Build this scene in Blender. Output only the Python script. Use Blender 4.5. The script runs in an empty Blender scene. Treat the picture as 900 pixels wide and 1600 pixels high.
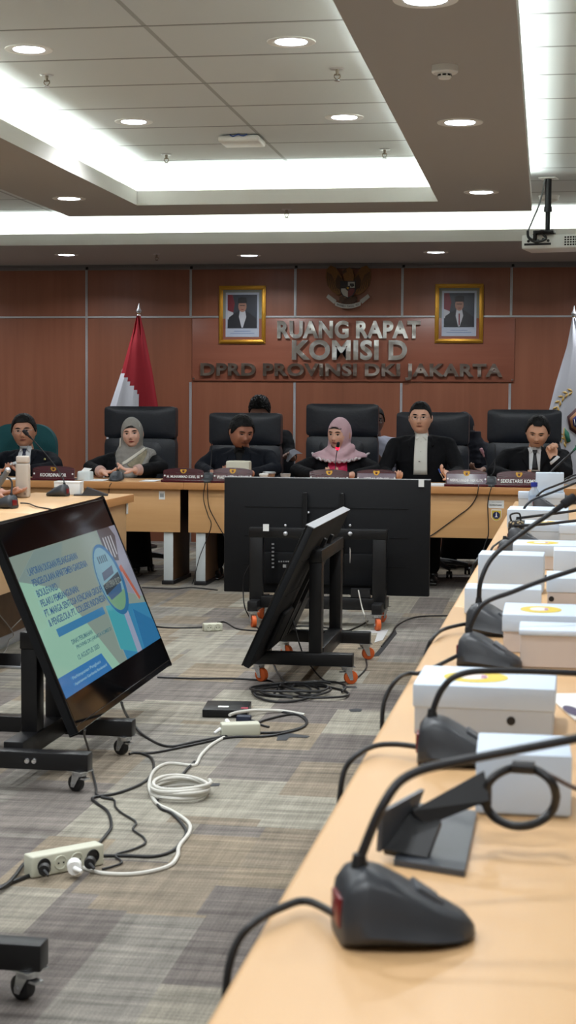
import bpy, bmesh, math, random
from mathutils import Vector, Matrix, Euler, noise
from mathutils.bvhtree import BVHTree
random.seed(7)
PI = math.pi
scn = bpy.context.scene
COL = scn.collection

# ------------------------------------------------------------------ camera
FPX, YAW, PITCH, ROLL, CH = 2500.0, 0.1591949, 0.06601075, 0.00705766, 1.31
_f = Vector((-math.sin(YAW)*math.cos(PITCH), math.cos(YAW)*math.cos(PITCH), -math.sin(PITCH)))
_r0 = Vector((math.cos(YAW), math.sin(YAW), 0)); _u0 = _r0.cross(_f)
_r = _r0*math.cos(ROLL) + _u0*math.sin(ROLL); _u = _u0*math.cos(ROLL) - _r0*math.sin(ROLL)
cd = bpy.data.cameras.new('camera'); cam = bpy.data.objects.new('camera', cd); COL.objects.link(cam)
cam.matrix_world = Matrix(((_r.x, _u.x, -_f.x, 0), (_r.y, _u.y, -_f.y, 0), (_r.z, _u.z, -_f.z, CH), (0, 0, 0, 1)))
cd.sensor_fit = 'VERTICAL'; cd.sensor_height = 36.0; cd.sensor_width = 36.0*900/1600
cd.lens = 36.0*FPX/1600; cd.clip_start = .05; cd.clip_end = 60
cd.dof.use_dof = True; cd.dof.focus_distance = 11.5; cd.dof.aperture_fstop = 9.5
scn.camera = cam
# ------------------------------------------------------------------ world, exposure
w = bpy.data.worlds.new('world'); scn.world = w; w.use_nodes = True
w.node_tree.nodes['Background'].inputs[0].default_value = (.8, .9, 1, 1)
w.node_tree.nodes['Background'].inputs[1].default_value = .05
vs = scn.view_settings
vs.view_transform = 'Standard'; vs.look = 'None'; vs.gamma = 1; vs.use_curve_mapping = False; vs.exposure = 0.12
K_DOWN, K_COVE = 12.4, 4.0      # watts of a downlight and watts per metre of cove strip

def at(px, py, **k):
    """the point where the sight line through a photograph pixel meets a real plane x=, y= or z="""
    d = _r*((px-450)/FPX) + _u*((800-py)/FPX) + _f
    a, v = list(k.items())[0]; i = 'xyz'.index(a); c = Vector((0, 0, CH))
    return c + d*((v-c[i])/d[i])

# ------------------------------------------------------------------ materials
def lin(c):
    c = c/255.0
    return c/12.92 if c <= .04045 else ((c+.055)/1.055)**2.4
def rgb(r, g, b): return (lin(r), lin(g), lin(b), 1)
MATS = {}
def mat(name, col, rough=.6, metal=0.0, emit=None, es=0, spec=.5, alpha=None, trans=0, bump=0, bs=60, var=0, coat=0, ior=None):
    if name in MATS: return MATS[name]
    m = bpy.data.materials.new(name); m.use_nodes = True; nt = m.node_tree; b = nt.nodes['Principled BSDF']
    c = rgb(*col); b.inputs['Base Color'].default_value = c; b.inputs['Roughness'].default_value = rough
    b.inputs['Metallic'].default_value = metal; b.inputs['Specular IOR Level'].default_value = spec
    if emit: b.inputs['Emission Color'].default_value = rgb(*emit); b.inputs['Emission Strength'].default_value = es
    if trans: b.inputs['Transmission Weight'].default_value = trans
    if alpha is not None: b.inputs['Alpha'].default_value = alpha
    if coat: b.inputs['Coat Weight'].default_value = coat; b.inputs['Coat Roughness'].default_value = .15
    if ior: b.inputs['IOR'].default_value = ior
    tc = nt.nodes.new('ShaderNodeTexCoord')
    nz = nt.nodes.new('ShaderNodeTexNoise'); nz.inputs['Scale'].default_value = bs; nz.inputs['Detail'].default_value = 4
    nt.links.new(tc.outputs['Object'], nz.inputs['Vector'])
    if bump:
        bp = nt.nodes.new('ShaderNodeBump'); bp.inputs['Strength'].default_value = bump; bp.inputs['Distance'].default_value = .002
        nt.links.new(nz.outputs['Fac'], bp.inputs['Height']); nt.links.new(bp.outputs['Normal'], b.inputs['Normal'])
    if var:
        mx = nt.nodes.new('ShaderNodeMix'); mx.data_type = 'RGBA'
        mx.inputs['A'].default_value = tuple(x*(1-var) for x in c[:3])+(1,); mx.inputs['B'].default_value = tuple(min(1, x*(1+var)) for x in c[:3])+(1,)
        nt.links.new(nz.outputs['Fac'], mx.inputs['Factor']); nt.links.new(mx.outputs['Result'], b.inputs['Base Color'])
    MATS[name] = m; return m

class NT:
    """tiny helper for writing node graphs"""
    def __init__(s, name):
        s.m = bpy.data.materials.new(name); s.m.use_nodes = True; s.t = s.m.node_tree; s.b = s.t.nodes['Principled BSDF']; MATS[name] = s.m
    def n(s, typ, **k):
        o = s.t.nodes.new(typ)
        for a, v in k.items(): setattr(o, a, v)
        return o
    def l(s, a, b): s.t.links.new(a, b)
    def math(s, op, a, b=None):
        o = s.n('ShaderNodeMath', operation=op)
        for i, v in enumerate((a, b)):
            if v is None: continue
            if isinstance(v, (int, float)): o.inputs[i].default_value = v
            else: s.l(v, o.inputs[i])
        return o.outputs[0]
    def pos(s):
        g = s.n('ShaderNodeNewGeometry'); x = s.n('ShaderNodeSeparateXYZ'); s.l(g.outputs['Position'], x.inputs[0]); return g, x.outputs
    def comb(s, x, y, z):
        o = s.n('ShaderNodeCombineXYZ')
        for i, v in enumerate((x, y, z)):
            if isinstance(v, (int, float)): o.inputs[i].default_value = v
            else: s.l(v, o.inputs[i])
        return o.outputs[0]
    def noise(s, v, sc, det=3, rough=.5):
        o = s.n('ShaderNodeTexNoise'); s.l(v, o.inputs['Vector']); o.inputs['Scale'].default_value = sc; o.inputs['Detail'].default_value = det
        o.inputs['Roughness'].default_value = rough; return o.outputs['Fac']
    def ramp(s, f, stops, interp='LINEAR'):
        o = s.n('ShaderNodeValToRGB'); o.color_ramp.interpolation = interp; e = o.color_ramp.elements
        while len(e) < len(stops): e.new(.5)
        for i, (p, c) in enumerate(stops): e[i].position = p; e[i].color = c
        s.l(f, o.inputs[0]); return o.outputs[0]
    def mix(s, f, a, b, mode='MIX'):
        o = s.n('ShaderNodeMix', data_type='RGBA', blend_type=mode)
        for k, v in (('Factor', f), ('A', a), ('B', b)):
            i = o.inputs[k] if k == 'Factor' else [q for q in o.inputs if q.name == k and q.type == 'RGBA'][0]
            if isinstance(v, (int, float, tuple)): i.default_value = v
            else: s.l(v, i)
        return [q for q in o.outputs if q.type == 'RGBA'][0]

def carpet():
    s = NT('patchwork_carpet'); g, X = s.pos()
    P = g.outputs['Position']
    def cells(w, l, seed, off=.37):
        row = s.math('FLOOR', s.math('DIVIDE', X[0], w))
        sh = s.math('MULTIPLY', row, off)
        colu = s.math('FLOOR', s.math('ADD', s.math('DIVIDE', X[1], l), sh))
        wn = s.n('ShaderNodeTexWhiteNoise'); wn.noise_dimensions = '3D'; s.l(s.comb(row, colu, seed), wn.inputs['Vector']); return wn
    pal = [(0, rgb(131, 121, 107)), (.17, rgb(138, 133, 122)), (.34, rgb(117, 111, 106)), (.50, rgb(129, 125, 118)), (.64, rgb(147, 143, 131)), (.76, rgb(134, 123, 107)), (.9, rgb(110, 104, 100))]
    c1 = s.ramp(cells(.29, .52, 1).outputs['Value'], pal, 'CONSTANT')
    w2 = cells(.21, .78, 5, .61); c2 = s.ramp(w2.outputs['Value'], pal, 'CONSTANT')
    sel = s.ramp(cells(.62, .44, 9, .5).outputs['Value'], [(0, (0, 0, 0, 1)), (.5, (1, 1, 1, 1))], 'CONSTANT')
    base = s.mix(sel, c1, c2)
    # woven streaks along x and y, and fine ribs
    n1 = s.noise(s.comb(s.math('MULTIPLY', X[0], 2.2), s.math('MULTIPLY', X[1], 26), 0), 1.0, 5, .65)
    n2 = s.noise(s.comb(s.math('MULTIPLY', X[0], 30), s.math('MULTIPLY', X[1], 2.0), 3), 1.0, 5, .65)
    st = s.math('ADD', s.math('MULTIPLY', n1, .68), s.math('MULTIPLY', n2, .32))
    sr = s.ramp(st, [(.36, (.60, .60, .60, 1)), (.5, (1.0, 1.0, 1.0, 1)), (.64, (1.46, 1.45, 1.42, 1))])
    base = s.mix(1.0, base, sr, 'MULTIPLY')
    rib = s.math('SINE', s.math('MULTIPLY', X[0], 2*PI/.011)); rib2 = s.math('SINE', s.math('MULTIPLY', X[1], 2*PI/.011))
    rb = s.math('ADD', s.math('MULTIPLY', rib, .5), s.math('MULTIPLY', rib2, .25))
    f = s.math('ADD', s.math('MULTIPLY', rb, .09), .96)
    base = s.mix(1.0, base, s.comb(f, f, f), 'MULTIPLY')
    fine = s.noise(P, 260, 2); fr = s.ramp(fine, [(.3, (.78, .78, .78, 1)), (.7, (1.15, 1.15, 1.15, 1))])
    base = s.mix(1.0, base, fr, 'MULTIPLY')
    s.l(base, s.b.inputs['Base Color']); s.b.inputs['Roughness'].default_value = .95; s.b.inputs['Specular IOR Level'].default_value = .15
    bp = s.n('ShaderNodeBump'); bp.inputs['Strength'].default_value = .35; bp.inputs['Distance'].default_value = .004
    s.l(s.math('ADD', fine, s.math('MULTIPLY', rb, .3)), bp.inputs['Height']); s.l(bp.outputs['Normal'], s.b.inputs['Normal'])
    return s.m

def wood(name, cols, axis='x', scale=1.0, rough=.45, contrast=1.0, obj=True, coat=0):
    """laminate: three tones from dark to light, the grain running along axis"""
    s = NT(name)
    tc = s.n('ShaderNodeTexCoord'); x = s.n('ShaderNodeSeparateXYZ'); s.l(tc.outputs['Object'], x.inputs[0]); X = x.outputs
    k = {'x': (.8, 14, 14), 'y': (14, .8, 14), 'z': (14, 14, .6)}[axis]
    v = s.comb(*[s.math('MULTIPLY', X[i], k[i]*scale) for i in range(3)])
    n = s.noise(v, 1.0, 6, .6); n2 = s.noise(v, 5.0, 3, .5)
    f = s.math('ADD', s.math('MULTIPLY', n, .75), s.math('MULTIPLY', n2, .25))
    c = s.ramp(f, [(.5-.2/contrast, rgb(*cols[0])), (.5, rgb(*cols[1])), (.5+.2/contrast, rgb(*cols[2]))])
    s.l(c, s.b.inputs['Base Color']); s.b.inputs['Roughness'].default_value = rough
    if coat: s.b.inputs['Coat Weight'].default_value = coat; s.b.inputs['Coat Roughness'].default_value = .2
    return s.m

def ceiling_tiles():
    s = NT('ceiling_tiles'); g, X = s.pos()
    def line(c, period, off, wd):
        t = s.math('ABSOLUTE', s.math('SUBTRACT', s.math('FRACT', s.math('ADD', s.math('DIVIDE', s.math('SUBTRACT', c, off), period), .5)), .5))
        return s.math('LESS_THAN', t, wd/period/2)
    a = line(X[0], 1.2, -1.715, .022); b = line(X[1], .61, at(200, 228, z=2.92).y, .018)
    f = s.math('MAXIMUM', a, b)
    b2 = line(X[1], .61, at(200, 228, z=2.92).y-.012, .010)
    base = s.mix(f, rgb(208, 212, 213), rgb(166, 168, 168)); base = s.mix(b2, base, rgb(110, 112, 112))
    s.l(base, s.b.inputs['Base Color']); s.b.inputs['Roughness'].default_value = .8
    bp = s.n('ShaderNodeBump'); bp.inputs['Strength'].default_value = .5; bp.inputs['Distance'].default_value = .006
    s.l(s.math('SUBTRACT', 1.0, f), bp.inputs['Height']); s.l(bp.outputs['Normal'], s.b.inputs['Normal'])
    return s.m

M_CARPET = carpet()
M_WALL = wood('red_brown_wall_laminate', ((122, 74, 53), (137, 84, 62), (150, 95, 71)), 'z', .45, .38, .8)
M_BOARD = wood('sign_board_laminate', ((126, 72, 55), (138, 82, 63), (148, 91, 71)), 'x', .4, .38, .8)
M_BEECH = wood('beech_laminate', ((204, 156, 104), (211, 164, 112), (218, 172, 121)), 'x', .7, .42, .8)
M_BEECHY = wood('beech_laminate_long', ((200, 160, 114), (206, 166, 120), (212, 173, 128)), 'y', .5, .38, .6)
M_BEECHEDGE = wood('beech_edge', ((186, 128, 76), (196, 138, 84), (204, 148, 94)), 'x', .7, .45, .8)
M_BEECHEDGEY = wood('beech_edge_long', ((186, 128, 76), (196, 138, 84), (204, 148, 94)), 'y', .7, .45, .8)
M_DKWOOD = wood('dark_panel_wood', ((84, 58, 34), (96, 68, 42), (106, 76, 48)), 'x', .6, .5)
M_ROSE = wood('rosewood_gloss', ((58, 12, 20), (70, 17, 27), (82, 22, 32)), 'x', 1.5, .15, 1, coat=.6)
M_TILES = ceiling_tiles()
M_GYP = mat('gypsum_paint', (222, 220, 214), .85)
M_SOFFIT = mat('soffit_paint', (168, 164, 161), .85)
M_ALU = mat('brushed_aluminium', (190, 192, 196), .35, .6)
M_WHITE = mat('white_plastic', (235, 235, 232), .4)
M_BLACK = mat('black_plastic', (22, 22, 24), .45)
M_BLACKM = mat('black_powder_coat', (20, 20, 22), .4, .2, bump=.1)
M_CHROME = mat('chrome', (215, 215, 218), .12, 1.0)
M_STEEL = mat('steel', (196, 198, 200), .25, .85)
M_GOLD = mat('gilt', (196, 146, 52), .35, .7, bump=.8, bs=120)
M_LAMP = mat('lamp_diffuser', (255, 255, 255), .5, emit=(236, 243, 255), es=18)
M_DARK = mat('dark_gap', (12, 12, 12), .9)

# ------------------------------------------------------------------ object helpers
def link(o): COL.objects.link(o); return o
def tag(o, label, cat, group=None, kind=None):
    if label: o['label'] = label
    if cat: o['category'] = cat
    if group: o['group'] = group
    if kind: o['kind'] = kind
    return o
def thing(name, label, cat, loc=(0, 0, 0), rz=0, group=None):
    o = link(bpy.data.objects.new(name, None)); o.location = loc; o.rotation_euler = (0, 0, rz); o.empty_display_size = .05
    return tag(o, label, cat, group)
def copy_tree(o, parent=None):
    c = o.copy(); COL.objects.link(c)
    if parent: c.parent = parent
    for ch in [x for x in COL.objects if x.parent == o]: copy_tree(ch, c)
    return c

class MB:
    """collects shapes into one mesh"""
    def __init__(s): s.bm = bmesh.new()
    def box(s, x0, x1, y0, y1, z0, z1, bev=0, seg=2, M=None):
        r = bmesh.ops.create_cube(s.bm, size=1); vs_ = r['verts']
        for v in vs_:
            v.co = Vector(((x0+x1)/2+v.co.x*(x1-x0), (y0+y1)/2+v.co.y*(y1-y0), (z0+z1)/2+v.co.z*(z1-z0)))
            if M: v.co = M @ v.co
        if bev:
            es = {e for v in vs_ for e in v.link_edges}
            bmesh.ops.bevel(s.bm, geom=list(es), offset=bev, segments=seg, profile=.5, affect='EDGES')
        return s
    def cyl(s, p0, p1, r0, r1=None, n=20, caps=True):
        p0 = Vector(p0); p1 = Vector(p1); r1 = r0 if r1 is None else r1; d = p1-p0
        q = d.to_track_quat('Z', 'Y').to_matrix().to_4x4()
        bmesh.ops.create_cone(s.bm, cap_ends=caps, segments=n, radius1=r0, radius2=r1, depth=d.length, matrix=Matrix.Translation((p0+p1)/2) @ q)
        return s
    def ball(s, c, r, n=2, sc=(1, 1, 1), M=None):
        m = Matrix.Translation(c) @ (M or Matrix()) @ Matrix.Diagonal((sc[0], sc[1], sc[2], 1))
        bmesh.ops.create_icosphere(s.bm, subdivisions=n, radius=r, matrix=m); return s
    def lathe(s, prof, c=(0, 0, 0), n=28, M=None):
        c = Vector(c); rings = []
        for r, z in prof:
            rings.append([s.bm.verts.new((M @ Vector((r*math.cos(2*PI*i/n), r*math.sin(2*PI*i/n), z)) if M else Vector((r*math.cos(2*PI*i/n), r*math.sin(2*PI*i/n), z)))+c) for i in range(n)])
        for a, b in zip(rings, rings[1:]):
            for i in range(n): s.bm.faces.new((a[i], a[(i+1) % n], b[(i+1) % n], b[i]))
        for rg, (r, z), fl in ((rings[0], prof[0], True), (rings[-1], prof[-1], False)):
            if r > 1e-5: s.bm.faces.new(rg[::-1] if fl else rg)
        return s
    def tube(s, pts, r, n=8, smooth=6, rads=None):
        P = catmull([Vector(p) for p in pts], smooth) if smooth else [Vector(p) for p in pts]
        m = len(P); up = Vector((0, 0, 1)); prev = None; rings = []
        for i, p in enumerate(P):
            t = (P[min(i+1, m-1)]-P[max(i-1, 0)]).normalized()
            if prev is None:
                a = up if abs(t.z) < .9 else Vector((1, 0, 0)); u = t.cross(a).normalized()
            else: u = (prev - t*prev.dot(t)).normalized()
            prev = u; v = t.cross(u)
            rr = r if rads is None else rads[0]+(rads[1]-rads[0])*i/(m-1)
            rings.append([s.bm.verts.new(p+(u*math.cos(2*PI*k/n)+v*math.sin(2*PI*k/n))*rr) for k in range(n)])
        for a, b in zip(rings, rings[1:]):
            for k in range(n): s.bm.faces.new((a[k], a[(k+1) % n], b[(k+1) % n], b[k]))
        s.bm.faces.new(rings[0][::-1]); s.bm.faces.new(rings[-1]); return s
    def prism(s, pts, ext, M=None):
        """polygon pts (3D list) extruded by vector ext"""
        pts = [Vector(p) for p in pts]; e = Vector(ext)
        if M: pts = [M @ p for p in pts]; e = M.to_3x3() @ e
        a = [s.bm.verts.new(p) for p in pts]; b = [s.bm.verts.new(p+e) for p in pts]; n = len(a)
        s.bm.faces.new(a[::-1]); s.bm.faces.new(b)
        for i in range(n): s.bm.faces.new((a[i], a[(i+1) % n], b[(i+1) % n], b[i]))
        return s
    def loft(s, rings, close=True):
        R = [[s.bm.verts.new(p) for p in r] for r in rings]; n = len(R[0])
        for a, b in zip(R, R[1:]):
            for i in range(n): s.bm.faces.new((a[i], a[(i+1) % n], b[(i+1) % n], b[i]))
        if close: s.bm.faces.new(R[0][::-1]); s.bm.faces.new(R[-1])
        return s
    def bevel(s, off, seg=2, ang=35):
        es = [e for e in s.bm.edges if len(e.link_faces) == 2 and e.calc_face_angle(0) > math.radians(ang)]
        bmesh.ops.bevel(s.bm, geom=es, offset=off, segments=seg, profile=.5, affect='EDGES'); return s
    def mesh(s, name='m', smooth=True, ang=40):
        bmesh.ops.recalc_face_normals(s.bm, faces=s.bm.faces)
        me = bpy.data.meshes.new(name)
        if smooth:
            a = math.radians(ang)
            for e in s.bm.edges: e.smooth = not (len(e.link_faces) == 2 and e.calc_face_angle(0) > a)
            for f in s.bm.faces: f.smooth = True
        s.bm.to_mesh(me); s.bm.free(); return me
    def build(s, name, m, parent=None, smooth=True, ang=40, label=None, kind=None):
        o = link(bpy.data.objects.new(name, s.mesh(name, smooth, ang))); o.data.materials.append(m)
        if parent: o.parent = parent
        if label: o['label'] = label
        if kind: o['kind'] = kind
        return o
def catmull(P, k):
    if len(P) < 3: return P
    out = []; n = len(P)
    for i in range(n-1):
        p0, p1, p2, p3 = P[max(i-1, 0)], P[i], P[i+1], P[min(i+2, n-1)]
        for j in range(k):
            t = j/k; out.append(.5*((2*p1)+(p2-p0)*t+(2*p0-5*p1+4*p2-p3)*t*t+(3*p1-p0-3*p2+p3)*t**3))
    out.append(P[-1]); return out
def text_mesh(txt, size, ext=.001, off=0.0, width=None, height=None, res=3, align='CENTER'):
    c = bpy.data.curves.new('t', 'FONT'); c.body = txt; c.size = size; c.extrude = ext; c.offset = off; c.align_x = align; c.resolution_u = res
    o = link(bpy.data.objects.new('t', c)); dg = bpy.context.evaluated_depsgraph_get(); dg.update()
    me = bpy.data.meshes.new_from_object(o.evaluated_get(dg)); bpy.data.objects.remove(o); bpy.data.curves.remove(c)
    xs = [v.co.x for v in me.vertices]; ys = [v.co.y for v in me.vertices]
    if xs:
        cx = (min(xs)+max(xs))/2 if align == 'CENTER' else min(xs); cy = (min(ys)+max(ys))/2
        sx = width/(max(xs)-min(xs)) if width else 1; sy = height/(max(ys)-min(ys)) if height else 1
        for v in me.vertices: v.co.x = (v.co.x-cx)*sx; v.co.y = (v.co.y-cy)*sy
    return me
def text_obj(name, txt, size, m, parent, M, **k):
    """text lying in the local XY plane of M (4x4), readable along its +Z"""
    me = text_mesh(txt, size, **k); me.transform(M); me.materials.append(m)
    o = link(bpy.data.objects.new(name, me)); o.parent = parent; return o
FRONT = Matrix.Rotation(PI/2, 4, 'X')          # XY plane stood up to face -Y
def struct(o): o['kind'] = 'structure'; return o

# ------------------------------------------------------------------ the room
XL, XR, YB, YW = -6.6, 4.6, -3.5, 15.0
Z1, ZC = 2.65, 2.92
m = MB(); m.box(XL, XR, YB, YW, -.1, 0); struct(m.build('floor', M_CARPET))
m = MB(); m.box(XL, XR, YB, YW, ZC, ZC+.1); struct(m.build('ceiling', M_TILES))
m = MB(); m.box(XL, XR, YW, YW+.15, 0, 3.0); struct(m.build('wall_back', M_WALL))
M_PAINT = mat('wall_paint', (206, 200, 190), .8)
m = MB(); m.box(XL-.15, XL, YB, YW, 0, 3.0); struct(m.build('wall_left', M_PAINT))
m = MB(); m.box(XR, XR+.15, YB, YW, 0, 3.0); struct(m.build('wall_right', M_PAINT))
m = MB(); m.box(XL, XR, YB-.15, YB, 0, 3.0); struct(m.build('wall_front', M_PAINT))
# dropped beams: soffit slab, upright lips and a set back core; channel between lip and core holds the cove lamps
BX = (-3.385, -2.74, -.72, -.122); BY0, BY1 = 10.57, 11.14; SY = at(450, 380, z=Z1).y
LIP = .095; T = .018
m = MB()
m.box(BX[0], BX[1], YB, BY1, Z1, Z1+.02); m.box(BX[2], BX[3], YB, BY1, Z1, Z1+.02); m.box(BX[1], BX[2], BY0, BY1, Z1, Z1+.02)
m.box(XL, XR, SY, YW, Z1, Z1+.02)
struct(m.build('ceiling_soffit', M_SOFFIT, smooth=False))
m = MB()
def lipx(x, y0, y1): m.box(x, x+T, y0, y1, Z1+.0005, Z1+LIP)
def lipy(y, x0, x1): m.box(x0, x1, y, y+T, Z1+.0005, Z1+LIP)
e = .0008
lipx(BX[0]-e, YB, BY1); lipx(BX[1]-T+e, YB, BY0); lipx(BX[2]-e, YB, BY0); lipx(BX[3]-T+e, YB, BY1)
lipy(BY0-e, BX[1]-T, BX[2]+T); lipy(BY1-T+e, BX[0], BX[3]); lipy(SY-e, XL, XR)
G = .15
m.box(BX[0]+G, BX[1]-G, YB, BY1-G, Z1+.02, ZC); m.box(BX[2]+G, BX[3]-G, YB, BY1-G, Z1+.02, ZC); m.box(BX[1]-G, BX[2]+G, BY0+G, BY1-G, Z1+.02, ZC)
m.box(XL, XR, SY+G, YW, Z1+.02, ZC)
struct(m.build('ceiling_cove', M_GYP, smooth=False))
def cove(x0, y0, x1, y1, nx, ny):
    """LED strip lying in a cove channel, shining up and out over the lip (nx, ny)"""
    L = math.hypot(x1-x0, y1-y0); a = bpy.data.lights.new('cove_light', 'AREA'); a.shape = 'RECTANGLE'; a.size = L; a.size_y = .05
    a.energy = K_COVE*L; a.color = (.90, 1.0, .96)
    o = link(bpy.data.objects.new('cove_light', a)); o.location = ((x0+x1)/2, (y0+y1)/2, Z1+.035)
    z = Vector((-nx*.35, -ny*.35, -1)).normalized(); x = Vector((x1-x0, y1-y0, 0)).normalized(); y = z.cross(x)
    o.rotation_euler = Matrix((x, y, z)).transposed().to_euler()
g = .06
cove(BX[1]-g, 1, BX[1]-g, BY0, 1, 0); cove(BX[2]+g, 1, BX[2]+g, BY0, -1, 0); cove(BX[1], BY0+g, BX[2], BY0+g, 0, -1)
cove(BX[0]+g, 1, BX[0]+g, BY1, -1, 0); cove(BX[3]-g, 1, BX[3]-g, BY1, 1, 0); cove(BX[0], BY1-g, BX[3], BY1-g, 0, 1)
cove(XL, SY+g, XR, SY+g, 0, -1)
# aluminium strips of the rear wall
JX = [at(px, 520, y=YW).x for px in (135.5, 298, 461, 628, 798)]
d_ = JX[1]-JX[0]
JX = [JX[0]-2*d_, JX[0]-d_] + JX + [JX[-1]+d_, JX[-1]+2*d_]
zt = at(450, 495, y=YW).z; zb0, zb1 = at(450, 597, y=YW).z, at(450, 499, y=YW).z
bx0, bx1 = at(301, 550, y=YW).x, at(803, 550, y=YW).x
n = 1
for x in JX:
    m = MB()
    for dx in (-.011, .001):
        if bx0-.02 < x < bx1+.02:
            m.box(x+dx, x+dx+.010, YW-.009, YW, zt+.0, Z1-.05, .002, 1); m.box(x+dx, x+dx+.010, YW-.009, YW, 0.0, zb0-.004, .002, 1)
        else: m.box(x+dx, x+dx+.010, YW-.009, YW, 0, Z1-.05, .002, 1)
    struct(m.build('trim_%d' % n, M_ALU)); n += 1
m = MB(); m.box(XL, XR, YW-.007, YW, zt-.009, zt+.009, .002, 1); struct(m.build('trim_%d' % n, M_ALU)); n += 1
m = MB(); m.box(XL, XR, YW-.03, YW, Z1-.05, Z1-.02, .003, 1); m.box(XL, XR, YW-.02, YW, Z1-.02, Z1)
struct(m.build('trim_%d' % n, mat('grey_ceiling_track', (120, 116, 118), .4, .5))); n += 1
m = MB()
for x in JX: m.box(x+.0, x+.024, YW-.034, YW-.029, Z1-.045, Z1-.022)
struct(m.build('trim_%d' % n, M_DARK)); n += 1

# ------------------------------------------------------------------ ceiling fittings
def downlight(x, y, z, label, group=None, r=.088, power=1.0):
    t = thing('ceiling_downlight', label, 'ceiling light', (x, y, z), 0, group)
    m = MB(); m.lathe([(r*.80, -.001), (r, -.006), (r*1.22, -.004), (r*1.25, .001), (r*.8, .001)]); m.build('trim_ring', M_WHITE, t)
    m = MB(); m.lathe([(0.0001, -.0035), (r*.8, -.003), (r*.8, .001), (0.0001, .001)], n=24); m.build('diffuser', M_LAMP, t)
    a = bpy.data.lights.new('downlight_beam', 'AREA'); a.shape = 'DISK'; a.size = r*1.5; a.energy = K_DOWN*power; a.color = (.93, .97, 1.0); a.spread = math.radians(150)
    o = link(bpy.data.objects.new('downlight_beam', a)); o.location = (0, 0, -.008); o.parent = t
    return t
def dl(px, py, z, label): p = at(px, py, z=z); return downlight(p.x, p.y, z, label)
dl(45, 77, ZC, 'round downlight in the white tiled coffer, nearest the top left corner')
dl(455, 65, ZC, 'round downlight in the white tiled coffer, right of the tile joint and nearest the camera')
dl(209, 190, ZC, 'round downlight in the coffer tiles, beyond the left sprinkler')
dl(538, 183, ZC, 'round downlight in the coffer tiles, just left of the wide beam and farther back')
dl(665, -1, Z1, 'round downlight in the wide brownish beam, cut by the top edge of the picture')
dl(719, 191, Z1, 'round downlight in the wide beam just behind the smoke detector')
dl(752, 300, Z1, 'round downlight in the wide beam near its far corner above the projector side')
dl(108, 310, Z1, 'round downlight in the left beam near its far corner')
dl(104, 398, Z1, 'small downlight in the soffit by the wall, left end above the left wall panels')
dl(389, 399, Z1, 'small downlight in the wall soffit above the left portrait')
dl(681, 394, Z1, 'small downlight in the wall soffit above the right portrait')
for i, (x, y, z) in enumerate([(-.42, 3.1, Z1), (-.42, .7, Z1), (-.42, -1.6, Z1), (-3.06, 7.6, Z1), (-3.06, 5.2, Z1), (-3.06, 2.6, Z1), (-3.06, 0, Z1),
        (-1.15, 4.9, ZC), (-2.35, 4.9, ZC), (-1.15, 2.6, ZC), (-2.35, 2.6, ZC), (-1.15, .2, ZC), (-2.35, .2, ZC),
        (1.3, 10.5, ZC), (1.3, 8, ZC), (1.3, 5.5, ZC), (1.3, 3, ZC), (1.3, .5, ZC), (3.2, 10.5, ZC), (3.2, 7, ZC), (3.2, 3, ZC), (-4.8, 10.5, ZC), (-4.8, 7.5, ZC), (-4.8, 4, ZC), (-5.9, 13.9, Z1), (.6, 13.9, Z1), (2.3, 13.9, Z1)]):
    downlight(x, y, z, 'round downlight outside the picture', 'downlights outside the picture')
def sprinkler(px, py, z, label):
    p = at(px, py, z=z); t = thing('fire_sprinkler', label, 'sprinkler', (p.x, p.y, z))
    m = MB(); m.lathe([(.0001, -.004), (.028, -.006), (.036, 0), (.0001, 0)], n=20); m.build('escutcheon', M_ALU, t)
    m = MB(); m.cyl((0, 0, -.004), (0, 0, -.03), .009, .007, 12); m.tube([(-.012, 0, -.028), (-.014, 0, -.04), (0, 0, -.055)], .0025); m.tube([(.012, 0, -.028), (.014, 0, -.04), (0, 0, -.055)], .0025)
    m.cyl((-.013, 0, -.029), (.013, 0, -.029), .004, n=8); m.build('sprinkler_head', mat('aged_brass', (140, 128, 114), .4, .6), t)
    m = MB(); m.cyl((0, 0, -.055), (0, 0, -.058), .014, n=14); m.build('deflector', M_STEEL, t)
sprinkler(73, 117, ZC, 'brass sprinkler head on the coffer tiles near the top left downlight')
sprinkler(527, 107, ZC, 'brass sprinkler head on the coffer tiles beside the wide beam, nearest the camera')
sprinkler(260, 241, ZC, 'sprinkler head on the coffer tiles left of the white ceiling box')
sprinkler(601, 233, ZC, 'sprinkler head near the far right corner of the tiled coffer')
sprinkler(448, 327, Z1, 'sprinkler head under the cross beam in the middle')
sprinkler(245, 397, Z1, 'sprinkler head under the wall soffit above the red and white flag')
p = at(695, 103, z=Z1)
t = thing('smoke_detector', 'white round smoke detector under the wide beam', 'smoke detector', (p.x, p.y, Z1))
MB().lathe([(.0001, -.030), (.046, -.030), (.052, -.024), (.052, 0), (.0001, 0)]).build('base', M_WHITE, t)
MB().lathe([(.0001, -.050), (.022, -.050), (.027, -.044), (.027, -.030), (.0001, -.030)]).build('sensor_cap', M_WHITE, t)
m = MB()
for k in range(8):
    a = k*PI/4; m.box(-.007, .007, .0255, .028, -.041, -.034, M=Matrix.Rotation(a, 4, 'Z'))
m.build('vent_slot', M_DARK, t)
p = at(858, 306, z=ZC)
t = thing('smoke_detector', 'small white dome detector on the tiles behind the projector pole', 'smoke detector', (p.x, p.y, ZC))
MB().lathe([(.0001, -.05), (.045, -.046), (.07, -.03), (.075, -.01), (.08, 0), (.0001, 0)]).build('base', M_WHITE, t)
MB().lathe([(.0001, -.062), (.02, -.06), (.028, -.045), (.0001, -.045)]).build('sensor_cap', M_WHITE, t)
p = at(378, 214, z=ZC)
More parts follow.
